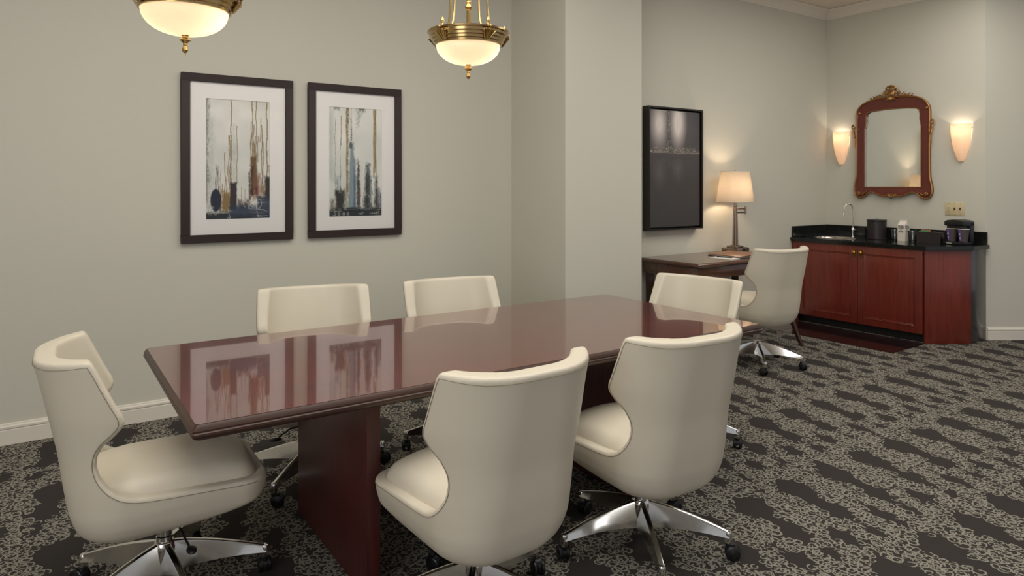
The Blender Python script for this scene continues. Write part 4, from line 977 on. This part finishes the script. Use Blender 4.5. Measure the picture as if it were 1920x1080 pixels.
for s_ in (-1, 1):
    scroll(cr_, (s_*0.052, 2.338), 0.028, s_, 1.2, PI/2, 0.009); scroll(cr_, (s_*0.035, 2.375), 0.022, -s_, 1.0, -PI/2, 0.008)
    cr_.tube([(-0.045, s_*0.012, 2.392), (-0.05, s_*0.03, 2.398), (-0.045, s_*0.052, 2.378), (-0.04, s_*0.064, 2.372)], [0.008, 0.008, 0.006, 0.002], 8)
    cr_.tube([(-0.042, s_*0.06, 2.30), (-0.044, s_*0.085, 2.325), (-0.04, s_*0.072, 2.352)], [0.008, 0.008, 0.004], 8)
    cr_.tube([(-0.042, s_*0.03, 2.285), (-0.045, s_*0.09, 2.292), (-0.045, s_*0.14, 2.288), (-0.04, s_*0.20, 2.270), (-0.038, s_*0.25, 2.258)], [0.010, 0.011, 0.009, 0.007, 0.004], 8)
    for cy_, cz_, r_ in ((0.105, 2.303, 0.018), (0.140, 2.300, 0.014), (0.165, 2.293, 0.012), (0.200, 2.285, 0.010)): scroll(cr_, (s_*cy_, cz_), r_, s_, 1.1, 0, 0.006)
    for cy_, cz_ in ((0.12, 2.322), (0.178, 2.310), (0.205, 2.298)): cr_.tube([(-0.042, s_*(cy_-0.01), cz_-0.018), (-0.045, s_*cy_, cz_), (-0.042, s_*(cy_+0.012), cz_+0.002)], [0.006, 0.005, 0.002], 6)
cr_.sphere((-0.05, 0, 2.396), 0.018, 8, (0.6, 1.4, 0.7)); cr_.sphere((-0.05, 0, 2.372), 0.012, 8)
cr_.build('carved_crest', M['gold'], mr)
for s_ in (-1, 1):
    sw = MB(); scroll(sw, (s_*0.386, 2.012), 0.024, -s_, 1.2, PI/2, 0.008); scroll(sw, (s_*0.376, 1.955), 0.018, s_, 1.2, -PI/2, 0.007); scroll(sw, (s_*0.370, 1.902), 0.014, -s_, 1.1, 0, 0.006)
    sw.tube([(-0.042, s_*0.392, 2.0), (-0.045, s_*0.386, 1.95), (-0.045, s_*0.372, 1.88), (-0.042, s_*0.374, 1.82), (-0.04, s_*0.364, 1.77)], [0.008, 0.009, 0.008, 0.007, 0.003], 8)
    sw.build('side_scroll', M['gold'], mr)
    ro = MB()
    for k in range(6):
        a_ = k*PI/3; ro.sphere((-0.045, s_*0.332+0.013*math.cos(a_), 1.318+0.013*math.sin(a_)), 0.0085, 6, (0.8, 1, 1))
    ro.sphere((-0.052, s_*0.332, 1.318), 0.008, 6); ro.tube([(-0.042, s_*0.30, 1.305), (-0.044, s_*0.27, 1.326), (-0.040, s_*0.235, 1.345)], [0.009, 0.007, 0.002], 8)
    ro.build('corner_rosette', M['gold'], mr)
    rt = MB().sphere((-0.042, s_*0.333, 2.150), 0.011, 8, (0.6, 1, 1)).lathe([(0.012, -0.004), (0.016, 0), (0.012, 0.004)], 16, Matrix.Translation((-0.040, s_*0.333, 2.150)) @ Matrix.Rotation(PI/2, 4, 'Y'))
    rt.sphere((-0.042, s_*0.335, 1.98), 0.009, 6, (0.6, 1, 1)); rt.build('round_boss', M['gold'], mr)
bo = MB()
for k in range(-2, 3): bo.sphere((-0.044, 0.017*k, 1.300-0.008*(2-abs(k))), 0.013, 6, (0.6, 1, 1.1))
bo.sphere((-0.052, 0, 1.284), 0.014, 8, (0.7, 1.1, 1)); bo.build('bottom_carving', M['gold'], mr)

# ------------------------------------------------------------------ sconces
def sconce(y, label):
    t = thing('wall_sconce', label, 'wall lamp', (XM, y, 1.628), 0, 'frosted glass wall sconces')
    prof = [(0.022, 0.0), (0.030, 0.012), (0.044, 0.045), (0.060, 0.10), (0.072, 0.16), (0.080, 0.22), (0.086, 0.285), (0.088, 0.345)]
    g = MB(); vs = []; n_ = 24
    for sgn, k in ((1, 1.0), (-1, 0.95)):
        for r_, z in (prof if sgn == 1 else prof[::-1]):
            for i in range(n_+1):
                a_ = PI/2+PI*i/n_; vs.append((r_*k*1.08*math.cos(a_)-0.006, r_*k*math.sin(a_), z + (0.018*abs(math.cos(a_)) if z > 0.3 else 0)*0))
    K = 2*len(prof); fs = []
    for r_ in range(K-1):
        for i in range(n_): fs.append((r_*(n_+1)+i, r_*(n_+1)+i+1, (r_+1)*(n_+1)+i+1, (r_+1)*(n_+1)+i))
    g.add(vs, fs); g.build('glass_shade', M['sconceglass'], t)
    MB().box(-0.006, -0.0005, -0.03, 0.03, 0.03, 0.30).build('backplate', M['brass'], t, bevel=0.001)
    pn_ = MB()
    for s_ in (-1, 1): pn_.sphere((-0.012, s_*0.093, 0.305), 0.005, 6)
    pn_.build('mounting_screw', M['brassdark'], t)
    MB().sphere((-0.045, 0, 0.265), 0.02, 8).build('bulb', M['bulb'], t)
    light('sconce_light', (-0.048, 0, 0.275), 3.0, (1.0, 0.85, 0.70), 0.02, t)
    return t
sconce(4.140, 'glowing frosted glass wall sconce left of the mirror, near the corner')
sconce(2.975, 'glowing frosted glass wall sconce right of the mirror')
